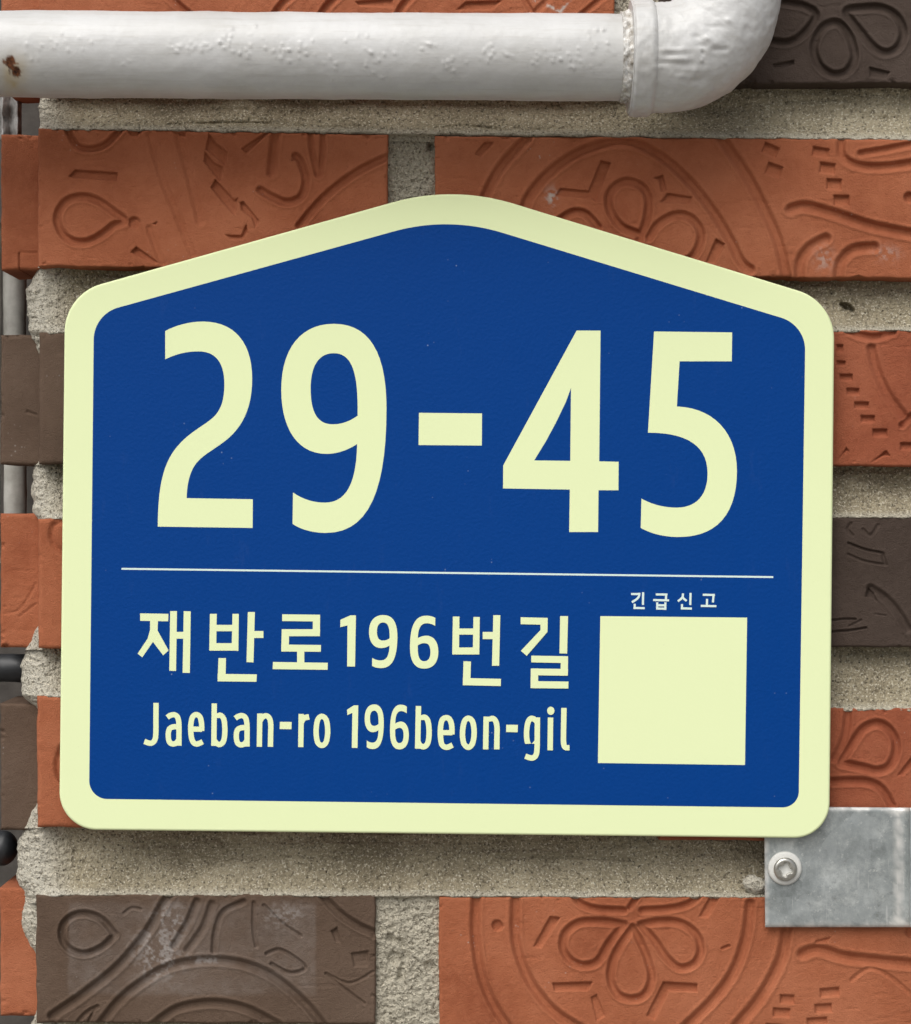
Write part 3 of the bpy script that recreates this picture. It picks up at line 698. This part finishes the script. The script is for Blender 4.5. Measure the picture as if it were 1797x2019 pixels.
def elbow_disp(pts, N):
    p = pts
    d = (fbm(p[..., 0] * 120, p[..., 1] * 120, p[..., 2] * 120, seed=240) - 0.5) * 0.0013
    d = d + (fbm(p[..., 0] * 420, p[..., 1] * 420, p[..., 2] * 420, seed=250, oct=3) - 0.5) * 0.0006
    k = D / (D + p[..., 1]); X = CX + p[..., 0] / S * k; Y = CY - (p[..., 2] - ZC) / S * k
    front = N[..., 1] < 0
    for mx, my, rx, ry, h in marks:
        m = front & (np.abs(X - mx) < rx * 3) & (np.abs(Y - my) < ry * 3)
        d[m] += 0.001 * h * np.exp(-((X[m] - mx) / rx) ** 2 - ((Y[m] - my) / ry) ** 2)
    return d
zero = {'rust': lambda v: np.zeros(len(v)), 'halo': lambda v: np.zeros(len(v))}
elbow = sweep('elbow', epath, np.full(len(epath), er * S * k_ax), 170, M_PA, pipe, elbow_disp, True, True, zero)
def collar(p0, p1, r):
    n = 26; t = np.linspace(0, 1, n)
    pth = np.array([np.array(p0) * (1 - a) + np.array(p1) * a for a in t])
    rr = r * (1 - 0.05 * np.clip(1 - t / 0.14, 0, 1) ** 2) * (1 - 0.07 * np.clip((t - 0.72) / 0.28, 0, 1) ** 2)
    sweep('collar', pth, rr, 150, M_PA, elbow, elbow_disp, True, True, zero)
collar(axis_pt(1241, 114.5), axis_pt(1288, 114.5), 113 * S * k_ax)
collar(axis_pt(ecx + eR, -30), axis_pt(ecx + eR, -78), 113 * S * k_ax)
# vertical run above the elbow
vy = np.arange(-60, -560, -6.0)
sweep('vertical_pipe', np.array([axis_pt(ecx + eR, y) for y in vy]), np.full(len(vy), 83.5 * S * k_ax), 120, M_PA, pipe, pipe_disp, True, True, zero)
# ragged sealing at the thread
tp = np.array([axis_pt(x, 114.0) for x in np.linspace(1222, 1250, 18)])
def seal_disp(pts, N):
    p = pts
    return (fbm(p[..., 0] * 500, p[..., 1] * 350, p[..., 2] * 350, seed=260, oct=3) - 0.42) * 0.0042
sweep('thread_seal', tp, np.linspace(84.5, 86, 18) * S * k_ax, 150, M_SEAL, pipe, seal_disp, True, True)

# ------------------------------------------------------------------ things seen through the gaps at the left
def tube(name, label, cat, pts, r, mat, d, group=None, r_end=None):
    t = len(pts); pth = np.array([P(x, y, d) for x, y in pts])
    rad = np.full(t, r) if r_end is None else r_end
    o = sweep(name, pth, rad, 48, mat, None, lambda p, N: (fbm(p[..., 0] * 150, p[..., 1] * 150, p[..., 2] * 60, seed=270) - 0.5) * 0.0012, True, True)
    o['label'] = label; o['category'] = cat
    if group: o['group'] = group
    return o
tube('grey_conduit', 'stained grey conduit seen through the mortar gaps left of the sign', 'conduit', [(30, y) for y in np.linspace(440, 1110, 50)], 0.0050, M_COND, -0.052)
tube('grey_conduit', 'grey conduit at the very left edge of the picture, half cut off', 'conduit', [(-18, y) for y in np.linspace(440, 1110, 50)], 0.0046, M_COND, -0.052)
def round_end(n, r): 
    t = np.linspace(0, 1, n); return r * np.sqrt(np.clip(1 - np.clip((t - 0.62) / 0.38, 0, 0.998) ** 2, 0, 1))
tube('black_cable', 'thick black cable end in the gap under the lowest brown brick at left edge', 'cable', [(x, 1672) for x in np.linspace(-40, 36, 40)], 0.0072, M_BLACK, -0.026, 'black cables in the gaps', round_end(40, 0.0076))
tube('black_cable', 'black cable lying in the gap under the third orange brick at left edge', 'cable', [(x, 1317) for x in np.linspace(-60, 95, 50)], 0.0062, M_BLACK, -0.036, 'black cables in the gaps')
# crumpled plastic in the top gap
def rag():
    u = np.linspace(-40, 42, 46); v = np.linspace(170, 275, 46); X, Y = np.meshgrid(u, v)
    d = -0.040 + 0.010 * (fbm(X / 28, Y / 46, seed=280, oct=3) - 0.5) + 0.006 * (np.abs((X - 5) % 30 - 15) / 15 - 0.5)
    f = PA(X, Y, d).reshape(-1, 3); b = f.copy(); b[:, 1] += 0.0012; n = len(f); nf = grid_faces(46, 46)
    idx = np.arange(n).reshape(46, 46); loop = np.concatenate([idx[0, :-1], idx[:-1, -1], idx[-1, :0:-1], idx[:0:-1, 0]])
    fs = nf.tolist() + (nf[:, ::-1] + n).tolist() + [[loop[i], loop[(i + 1) % len(loop)], loop[(i + 1) % len(loop)] + n, loop[i] + n] for i in range(len(loop))]
    fs = [[int(q) for q in f_] for f_ in fs]
    o = mesh_obj('plastic_wrap', np.vstack([f, b]), fs, mat_simple('dull_grey_film', (0.16, 0.16, 0.155), (0.46, 0.45, 0.44), 0.35, 260), None, smooth=True)
    o['label'] = 'crumpled dark grey film stuffed in the gap under the pipe at left edge'; o['category'] = 'film'
rag()

# ------------------------------------------------------------------ the number sign
sign = thing('house_number_sign', 'blue house-shaped number sign with pale yellow border reading 29-45', 'sign')
SB, SF = 0.0065, 0.0088                     # back and front of the plate, metres in front of the bricks

def fillet(verts, radii, n=16):
    out = []; m = len(verts)
    for i in range(m):
        p = np.array(verts[i], float); a = np.array(verts[i - 1], float) - p; b = np.array(verts[(i + 1) % m], float) - p
        a /= np.linalg.norm(a); b /= np.linalg.norm(b)
        ang = math.acos(np.clip(a @ b, -1, 1)); r = radii[i]; t = r / math.tan(ang / 2)
        c = p + (a + b) / np.linalg.norm(a + b) * (r / math.sin(ang / 2))
        s, e = p + a * t - c, p + b * t - c
        w = math.acos(np.clip((s @ e) / r / r, -1, 1))
        for k in range(n + 1):
            f = k / n
            out.append(c + (math.sin((1 - f) * w) * s + math.sin(f * w) * e) / math.sin(w))
    return np.array(out)

def inset(pts, d):
    a = np.roll(pts, 1, 0); b = np.roll(pts, -1, 0)
    t = b - a; t /= np.linalg.norm(t, axis=1)[:, None]
    n = np.stack([-t[:, 1], t[:, 0]], 1)
    area = 0.5 * np.sum(pts[:, 0] * np.roll(pts[:, 1], -1) - np.roll(pts[:, 0], -1) * pts[:, 1])
    return pts + n * d * (1 if area > 0 else -1)

outer = fillet([(128.6, 580), (894.4, 365.3), (1645.7, 595), (1635.4, 1652.7), (117.2, 1635.2)], [99, 420, 100, 70, 74], 20)
def plate(name, pts, mat, d0, d1, bev, parent):
    n = len(pts); rings = [(0, d0)] + [(0, d1 - bev * S)] + [(bev * (1 - math.cos(a)), d1 - bev * S * (1 - math.sin(a))) for a in np.linspace(0, math.pi / 2, 5)[1:]]
    v = []; f = []
    for off, d in rings:
        q = inset(pts, off)
        v += [P(x, y, d) for x, y in q]
    for r in range(len(rings) - 1):
        for i in range(n):
            j = (i + 1) % n; f.append((r * n + i, r * n + j, (r + 1) * n + j, (r + 1) * n + i))
    f.append([(len(rings) - 1) * n + i for i in range(n)]); f.append(list(range(n))[::-1])
    o = mesh_obj(name, v, f, mat, parent)
    return o
def fix_normals(o):
    import bmesh
    bm = bmesh.new(); bm.from_mesh(o.data); bmesh.ops.recalc_face_normals(bm, faces=bm.faces); bm.to_mesh(o.data); bm.free()
pl = plate('plate', outer, M_YE, SB, SF, 4.0, sign); fix_normals(pl)
EPS = 0.00004
def flat(name, polys, mat, lift, parent):
    """filled outlines (each a list of contours: first the outline, then holes) lying on the plate"""
    v = []; f = []
    for k, contours in enumerate(polys):
        d = SF + EPS * lift + 0.000006 * k
        pts = [Vector((x, -y, 0)) for c in contours for x, y in c]
        base = len(v); v += [P(p.x, -p.y, d) for p in pts]
        for tri in tessellate_polygon([[Vector((x, -y, 0)) for x, y in c] for c in contours]):
            a, b, c_ = [pts[i] for i in tri]
            if (b - a).cross(c_ - a).z < 0: tri = tri[::-1]
            f.append([base + i for i in tri])
    return mesh_obj(name, v, f, mat, parent)

inner = fillet([(185.6, 619.6), (884.5, 426.5), (1588.5, 641), (1575.0, 1592.3), (176.0, 1574.9)], [66, 380, 66, 32, 36], 16)
flat('blue_panel', [[inner]], M_BL, 1, sign)

def bez(path):
    """path: list of ('M',p) ('L',p) ('C',c1,c2,p)"""
    out = []; cur = None
    for s in path:
        if s[0] in 'ML': out.append(np.array(s[1], float)); cur = out[-1]
        else:
            a, b, c = [np.array(q, float) for q in s[1:]]; p0 = cur
            for t in np.linspace(0, 1, 15)[1:]:
                out.append((1-t)**3*p0 + 3*(1-t)**2*t*a + 3*(1-t)*t*t*b + t**3*c)
            cur = c
    return np.array(out)
def cv(pts, ox, oy, s): return np.asarray(pts, float) / s + np.array([ox, oy])
z1 = lambda p: cv(p, 100, 350, 2.24625)
z2 = lambda p: cv(p, 880, 350, 2.24625)
z3 = lambda p: cv(p, 100, 1050, 2.24625)
z4 = lambda p: cv(p, 880, 1050, 2.24625)
z5 = lambda p: cv(p, 1150, 1130, 5.0486)
zI = lambda p: cv(p, 270, 1360, 4.4925)
zJ = lambda p: cv(p, 670, 1360, 3.74375)
zK = lambda p: cv(p, 660, 1190, 8.168)

two = bez([('M', (508, 680)), ('C', (560, 652), (620, 638), (676, 638)), ('C', (818, 638), (893, 735), (893, 890)), ('C', (893, 1022), (850, 1112), (762, 1175)), ('C', (700, 1220), (655, 1240), (630, 1290)), ('C', (611, 1328), (604, 1372), (603, 1420)), ('L', (896, 1425)), ('L', (895, 1552)), ('L', (475, 1546)), ('C', (476, 1400), (490, 1288), (548, 1208)), ('C', (602, 1136), (662, 1110), (712, 1070)), ('C', (756, 1034), (770, 985), (770, 915)), ('C', (770, 820), (732, 770), (655, 770)), ('C', (602, 770), (555, 782), (508, 805))])
nine_o = bez([('M', (1255, 648)), ('C', (1412, 648), (1488, 775), (1488, 1022)), ('C', (1488, 1385), (1410, 1574), (1220, 1574)), ('C', (1165, 1574), (1110, 1560), (1072, 1534)), ('L', (1074, 1395)), ('C', (1115, 1424), (1165, 1440), (1215, 1440)), ('C', (1312, 1440), (1355, 1350), (1358, 1180)), ('C', (1320, 1206), (1270, 1224), (1222, 1224)), ('C', (1093, 1224), (1022, 1110), (1022, 940)), ('C', (1022, 758), (1108, 648), (1255, 648))])[:-1]
nine_i = bez([('M', (1255, 778)), ('C', (1185, 778), (1152, 838), (1152, 935)), ('C', (1152, 1042), (1183, 1093), (1250, 1093)), ('C', (1290, 1093), (1325, 1080), (1360, 1055)), ('C', (1363, 880), (1342, 778), (1255, 778))])[:-1]
four_o = [(578, 678), (684, 678), (678, 1257), (764, 1259), (763, 1385), (675, 1385), (673, 1570), (545, 1570), (548, 1382), (252, 1377), (253, 1275)]
four_i = [(553, 932), (550, 1255), (390, 1253), (442, 1168), (484, 1090), (530, 995)]
five = bez([('M', (921, 682)), ('L', (1267, 686)), ('L', (1265, 814)), ('L', (1034, 814)), ('L', (1022, 1014)), ('C', (1185, 1020), (1288, 1130), (1288, 1300)), ('C', (1288, 1490), (1200, 1592), (1030, 1592)), ('C', (965, 1592), (910, 1578), (862, 1552)), ('L', (865, 1422)), ('C', (915, 1450), (970, 1462), (1020, 1462)), ('C', (1115, 1462), (1158, 1400), (1158, 1310)), ('C', (1158, 1190), (1070, 1130), (894, 1130))])
flat('digit', [[z1(two)]], M_YE, 2, sign)
flat('digit', [[z1(nine_o), z1(nine_i)]], M_YE, 2, sign)
flat('hyphen', [[[(826.5, 813.9), (950.8, 815.2), (950.3, 878.4), (825.7, 877.5)]]], M_YE, 2, sign)
flat('digit', [[z2(four_o), z2(four_i)]], M_YE, 2, sign)
flat('digit', [[z2(five)]], M_YE, 2, sign)
flat('divider_line', [[[(240, 1119.6), (1525, 1136), (1525, 1139.6), (240, 1123.2)]]], M_WH, 2, sign)

def fit(pts, box_, flip=False):
    x0, y0, x1, y1 = box_; p = np.asarray(pts, float)
    u = (p[:, 0] - 1022) / (1488 - 1022); v = (p[:, 1] - 648) / (1574 - 648)
    if flip: u, v = 1 - u, 1 - v
    return np.stack([x0 + u * (x1 - x0), y0 + v * (y1 - y0)], 1)

def stroke(pts, w, n=6, smooth=True, closed=False):
    """quads of a pen stroke -> list of one-contour polygons forming one strip outline"""
    c = cat_rom(pts, n, closed) if smooth and len(pts) > 2 else np.asarray(pts, float)
    if closed:
        c = c[:-1]; t = np.roll(c, -1, 0) - np.roll(c, 1, 0)
    else: t = np.gradient(c, axis=0)
    t /= np.linalg.norm(t, axis=1)[:, None]; nn = np.stack([-t[:, 1], t[:, 0]], 1) * w / 2
    if closed: return [c + nn, c - nn]
    return [np.vstack([c + nn, (c - nn)[::-1]])]
def rc(x0, y0, x1, y1, sl=0.0): return [[(x0, y0), (x1, y0 + sl), (x1, y1 + sl), (x0, y1)]]
def Z(z, polys): return [[z(c) for c in p] for p in polys]

han = Z(z3, [
    # jae
    [[(397, 358), (522, 360), (521, 393), (397, 391)]],
    [[(441, 388), (476, 388), (474, 436), (455, 482), (406, 553), (386, 536), (430, 470), (441, 430)]],
    [[(474, 434), (523, 522), (499, 544), (452, 482)]],
    [[(530, 348), (560, 348), (556, 613), (526, 612)]], [[(556, 440), (594, 440), (594, 470), (556, 470)]], [[(590, 348), (621, 349), (617, 622), (585, 621)]],
    # ban
    [[(706, 360), (736, 360), (734, 522), (703, 522)]], [[(806, 360), (834, 360), (832, 524), (802, 522)]], rc(732, 409, 810, 437)[:1], rc(704, 490, 832, 523)[:1],
    [[(874, 352), (905, 352), (899, 575), (868, 574)]], rc(898, 436, 943, 467)[:1], [[(744, 556), (777, 556), (775, 656), (740, 658)]], [[(740, 626), (914, 628), (912, 661), (740, 659)]],
    # ro
    [[(1026, 362), (1194, 364), (1194, 394), (1026, 392)]], [[(1162, 364), (1194, 364), (1193, 458), (1161, 458)]], [[(1024, 428), (1194, 428), (1193, 459), (1024, 459)]], [[(1024, 428), (1057, 428), (1055, 526), (1022, 526)]], [[(1022, 496), (1198, 498), (1197, 528), (1022, 527)]],
    rc(1092, 525, 1124, 577)[:1], [[(985, 573), (1228, 577), (1227, 608), (984, 605)]],
])
han += Z(zK, [[[(95, 262), (255, 190), (345, 190), (330, 1015), (203, 1013), (208, 352), (92, 380)]]])
han += [[zK(fit(nine_o, (555, 185, 1012, 1040))), zK(fit(nine_i, (555, 185, 1012, 1040)))], [zK(fit(nine_o, (1215, 195, 1672, 1048), True)), zK(fit(nine_i, (1215, 195, 1672, 1048), True))]]
han += Z(z4, [
    [[(30, 372), (59, 372), (57, 539), (27, 538)]], [[(121, 374), (149, 374), (147, 540), (118, 538)]], rc(55, 425, 122, 452)[:1], rc(28, 509, 147, 540)[:1],
    rc(162, 440, 208, 472)[:1], [[(209, 366), (240, 366), (235, 590), (203, 590)]], [[(77, 570), (110, 571), (107, 676), (74, 675)]], [[(74, 644), (243, 648), (242, 680), (74, 676)]],
    [[(330, 375), (450, 378), (449, 440), (357, 546), (331, 524), (418, 432), (418, 408), (330, 406)]],
    [[(505, 370), (540, 370), (536, 536), (502, 535)]], [[(377, 545), (540, 548), (540, 578), (377, 575)]], [[(508, 547), (540, 548), (539, 634), (507, 634)]], [[(375, 602), (540, 604), (539, 634), (375, 632)]], [[(375, 602), (408, 602), (407, 690), (374, 689)]], [[(374, 658), (542, 660), (541, 691), (374, 689)]],
])
flat('hangul_lettering', han, M_YE, 2, sign)

W = 47
a_ = lambda dx, dy: [stroke([(270 + dx, 245 + dy), (295 + dx, 228 + dy), (330 + dx, 221 + dy), (360 + dx, 240 + dy), (373 + dx, 295 + dy), (374 + dx, 400 + dy), (374 + dx, 495 + dy)], W),
                     stroke([(374 + dx, 330 + dy), (325 + dx, 328 + dy), (288 + dx, 350 + dy), (279 + dx, 408 + dy), (290 + dx, 462 + dy), (320 + dx, 480 + dy), (352 + dx, 470 + dy), (374 + dx, 440 + dy)], W)]
lat = Z(zI, [stroke([(171, 116), (170, 250), (169, 390), (158, 448), (125, 474), (67, 458)], W)] + a_(0, 0) + [
    stroke([(480, 348), (578, 350)], 46, smooth=False), stroke([(576, 365), (574, 300), (560, 240), (526, 220), (494, 242), (480, 300), (478, 360), (486, 430), (506, 470), (538, 480), (584, 460)], W),
    stroke([(687, 121), (683, 497)], W, smooth=False), stroke([(688, 268), (710, 238), (742, 226), (770, 258), (780, 330), (778, 410), (765, 462), (735, 485), (705, 472), (684, 440)], W)] + a_(603, 8) + [
    stroke([(1090, 210), (1086, 505)], W, smooth=False), stroke([(1090, 280), (1113, 244), (1145, 230), (1174, 250), (1187, 305), (1186, 400), (1184, 505)], W),
    [[(1268, 284), (1372, 285), (1370, 350), (1266, 348)]],
    stroke([(1457, 214), (1453, 508)], W, smooth=False), stroke([(1457, 290), (1480, 252), (1527, 240)], 50),
    stroke([(1640, 235), (1676, 262), (1690, 330), (1690, 400), (1675, 468), (1640, 494), (1604, 468), (1590, 400), (1591, 330), (1605, 262)], W, closed=True)])
W = 40
lat += Z(zJ, [[[(55, 147), (105, 115), (138, 115), (132, 430), (90, 428), (94, 170), (57, 187)]]])
lat += [[zJ(fit(nine_o, (185, 108, 326, 438))), zJ(fit(nine_i, (185, 108, 326, 438)))], [zJ(fit(nine_o, (372, 110, 511, 440), True)), zJ(fit(nine_i, (372, 110, 511, 440), True))]]
lat += Z(zJ, [stroke([(582, 120), (576, 435)], W, smooth=False), stroke([(582, 240), (604, 210), (631, 204), (651, 230), (660, 290), (658, 360), (646, 402), (620, 421), (592, 408), (577, 380)], W),
    stroke([(745, 316), (832, 317)], 38, smooth=False), stroke([(829, 330), (827, 262), (812, 218), (785, 206), (758, 222), (746, 270), (744, 330), (751, 392), (768, 418), (796, 424), (834, 408)], W),
    stroke([(950, 210), (980, 232), (992, 290), (991, 350), (978, 402), (950, 425), (920, 402), (908, 350), (909, 290), (922, 232)], W, closed=True),
    stroke([(1082, 198), (1078, 440)], W, smooth=False), stroke([(1082, 258), (1103, 224), (1130, 212), (1152, 232), (1162, 280), (1161, 360), (1160, 440)], W),
    [[(1230, 258), (1316, 259), (1314, 314), (1229, 312)]],
    stroke([(1459, 240), (1435, 216), (1408, 214), (1388, 250), (1380, 320), (1386, 385), (1407, 415), (1434, 410), (1458, 380)], W), stroke([(1460, 204), (1459, 320), (1457, 440), (1446, 488), (1418, 504), (1370, 490)], W),
    [[(1559 + 27 * math.cos(a), 155 + 30 * math.sin(a)) for a in np.linspace(0, 2 * math.pi, 28)[:-1]]], stroke([(1557, 205), (1554, 447)], W, smooth=False),
    stroke([(1656, 134), (1653, 300), (1653, 385), (1664, 424), (1697, 427)], W)])
flat('roman_lettering', lat, M_YE, 2, sign)

q = 21
small = Z(z5, [stroke([(478, 208), (560, 208)], q, smooth=False), stroke([(562, 196), (556, 230), (535, 258), (486, 290)], q), stroke([(598, 190), (596, 316)], q, smooth=False), stroke([(514, 305), (514, 358)], q, smooth=False), stroke([(502, 346), (613, 349)], q, smooth=False),
    stroke([(724, 212), (840, 213)], q, smooth=False), stroke([(828, 205), (824, 265)], q, smooth=False), stroke([(698, 268), (856, 271)], q, smooth=False), stroke([(738, 290), (738, 364)], q, smooth=False), stroke([(819, 290), (819, 366)], q, smooth=False), stroke([(735, 320), (822, 321)], 22, smooth=False), stroke([(735, 352), (822, 354)], q, smooth=False),
    stroke([(994, 202), (992, 232), (975, 256), (944, 280)], q), stroke([(990, 235), (1006, 258), (1032, 276)], q), stroke([(1070, 197), (1067, 318)], q, smooth=False), stroke([(985, 308), (985, 362)], q, smooth=False), stroke([(973, 350), (1083, 353)], q, smooth=False),
    stroke([(1192, 215), (1312, 218)], q, smooth=False), stroke([(1300, 210), (1292, 292)], q, smooth=False), stroke([(1234, 256), (1233, 326)], q, smooth=False), stroke([(1172, 326), (1327, 329)], q, smooth=False)])
flat('small_lettering', small, M_WH, 2, sign)
flat('blank_code_panel', Z(z5, [[[(172, 428), (1633, 443), (1612, 1910), (148, 1890)]]]), M_YE, 2, sign)
# pads that hold the plate off the bricks
for x0, x1, y0, y1 in [(250, 400, 700, 900), (1380, 1530, 700, 900), (250, 400, 1420, 1560), (1100, 1250, 1430, 1570)]:
    box('mounting_pad', x0, x1, y0, y1, SB - 0.0001, -0.0008, M_BACK, sign)

# ------------------------------------------------------------------ galvanised bracket with its screw
brk = thing('mounting_bracket', 'galvanised steel bracket plate screwed on under the lower right corner of the sign', 'bracket')
def bracket():
    # sheet section: flat against the bricks, bent toward the street at the right
    BF = 0.0042; T = 0.0016
    xs = list(np.arange(1507, 1770, 6.0)); prof = [(x, BF) for x in xs]
    rb = 24 * S
    for a in np.linspace(0, math.pi / 2, 10)[0:]:
        prof.append((1771 + 24 * math.sin(a), BF + rb * (1 - math.cos(a))))
    for d in np.linspace(BF + rb + 0.002, BF + 0.022, 10): prof.append((1795, d))
    prof = np.array(prof); m = len(prof)
    ys = np.linspace(1590, 1828, 44)
    t = np.gradient(np.stack([prof[:, 0] * S, prof[:, 1]], 1), axis=0); t /= np.linalg.norm(t, axis=1)[:, None]
    nx, nd = t[:, 1], -t[:, 0]
    fv, bv, st = [], [], []
    for y in ys:
        skew = (y - 1590) / 238
        for i in range(m):
            x = prof[i, 0] + skew * 2 * (i < 2); yy = y + (2.5 * (prof[i, 0] - 1507) / 290 if y < 1600 else 0)
            e = min(y - 1590, 1828 - y, prof[i, 0] - 1507)
            w = 0.0007 * (vn(np.array(x / 40), np.array(y / 40), seed=300) - 0.5)
            dd = prof[i, 1] + w * (i < len(xs)) - 0.0006 * max(0, 1 - e / 5) ** 2
            fv.append(P(x, yy, dd)); bv.append(P(x + nx[i] * T / S, yy, dd + nd[i] * T))
            n = float(fbm(np.array(x / 9), np.array(y / 9), seed=301))
            g = max(0, 1 - e / 22) * (0.25 + n) + (max(0, 1 - abs(x - 1772) / 22)) * (0.3 + n)
            st.append(min(1, max(0, g - 0.35) * 1.5))
    nv = len(ys); n = len(fv); nf = grid_faces(nv, m)
    idx = np.arange(n).reshape(nv, m); loop = [int(q_) for q_ in np.concatenate([idx[0, :-1], idx[:-1, -1], idx[-1, :0:-1], idx[:0:-1, 0]])]
    fs = nf.tolist() + (nf[:, ::-1] + n).tolist() + [[loop[i], loop[(i + 1) % len(loop)], loop[(i + 1) % len(loop)] + n, loop[i] + n] for i in range(len(loop))]
    o = mesh_obj('plate', np.array(fv + bv), fs, M_ZN, brk, attrs={'stain': st + st})
    sm = np.zeros(len(o.data.polygons), bool); sm[:len(nf)] = True; o.data.polygons.foreach_set('use_smooth', sm)
    return BF
BF = bracket()
def lathe(name, cx_, cy_, prof, mat, parent, n=72, extra=None):
    v = []; rings = len(prof)
    for r, d in prof:
        for a in np.linspace(0, 2 * math.pi, n, endpoint=False):
            x, y = r * math.cos(a), r * math.sin(a); dd = d + (extra(x, y) if extra else 0)
            v.append(P(cx_ + x, cy_ + y, dd))
    f = grid_faces(rings, n, wrap=True).tolist(); f.append(list(range((rings - 1) * n, rings * n)))
    o = mesh_obj(name, v, f, mat, parent, smooth=True); fix_normals(o); return o
scx, scy = 1548, 1712
lathe('washer', scx, scy, [(33, BF - 0.0004), (33.5, BF + 0.0006), (32, BF + 0.0013), (29, BF + 0.0016), (23, BF + 0.0018), (12, BF + 0.0018)], M_WASH, brk)
def recess(x, y):
    r = math.hypot(x, y)
    if r > 17.5: return 0
    cross = min(abs(x * 0.97 + y * 0.24), abs(-x * 0.24 + y * 0.97))
    lobes = 1 - float(sstep(3.0, 5.5, np.array(cross))); core = 1 - float(sstep(8.5, 11.5, np.array(r)))
    return -0.0026 * max(lobes * (1 - float(sstep(13, 15.5, np.array(r)))), core * 0.85)
prof = [(23.5, BF + 0.0012), (23.5, BF + 0.0024), (22.5, BF + 0.0031), (20, BF + 0.0036), (17, BF + 0.0038)] + [(r, BF + 0.0038) for r in np.linspace(16, 0.5, 24)]
lathe('screw', scx + 1, scy + 2, prof, M_STEEL, brk, 96, recess)
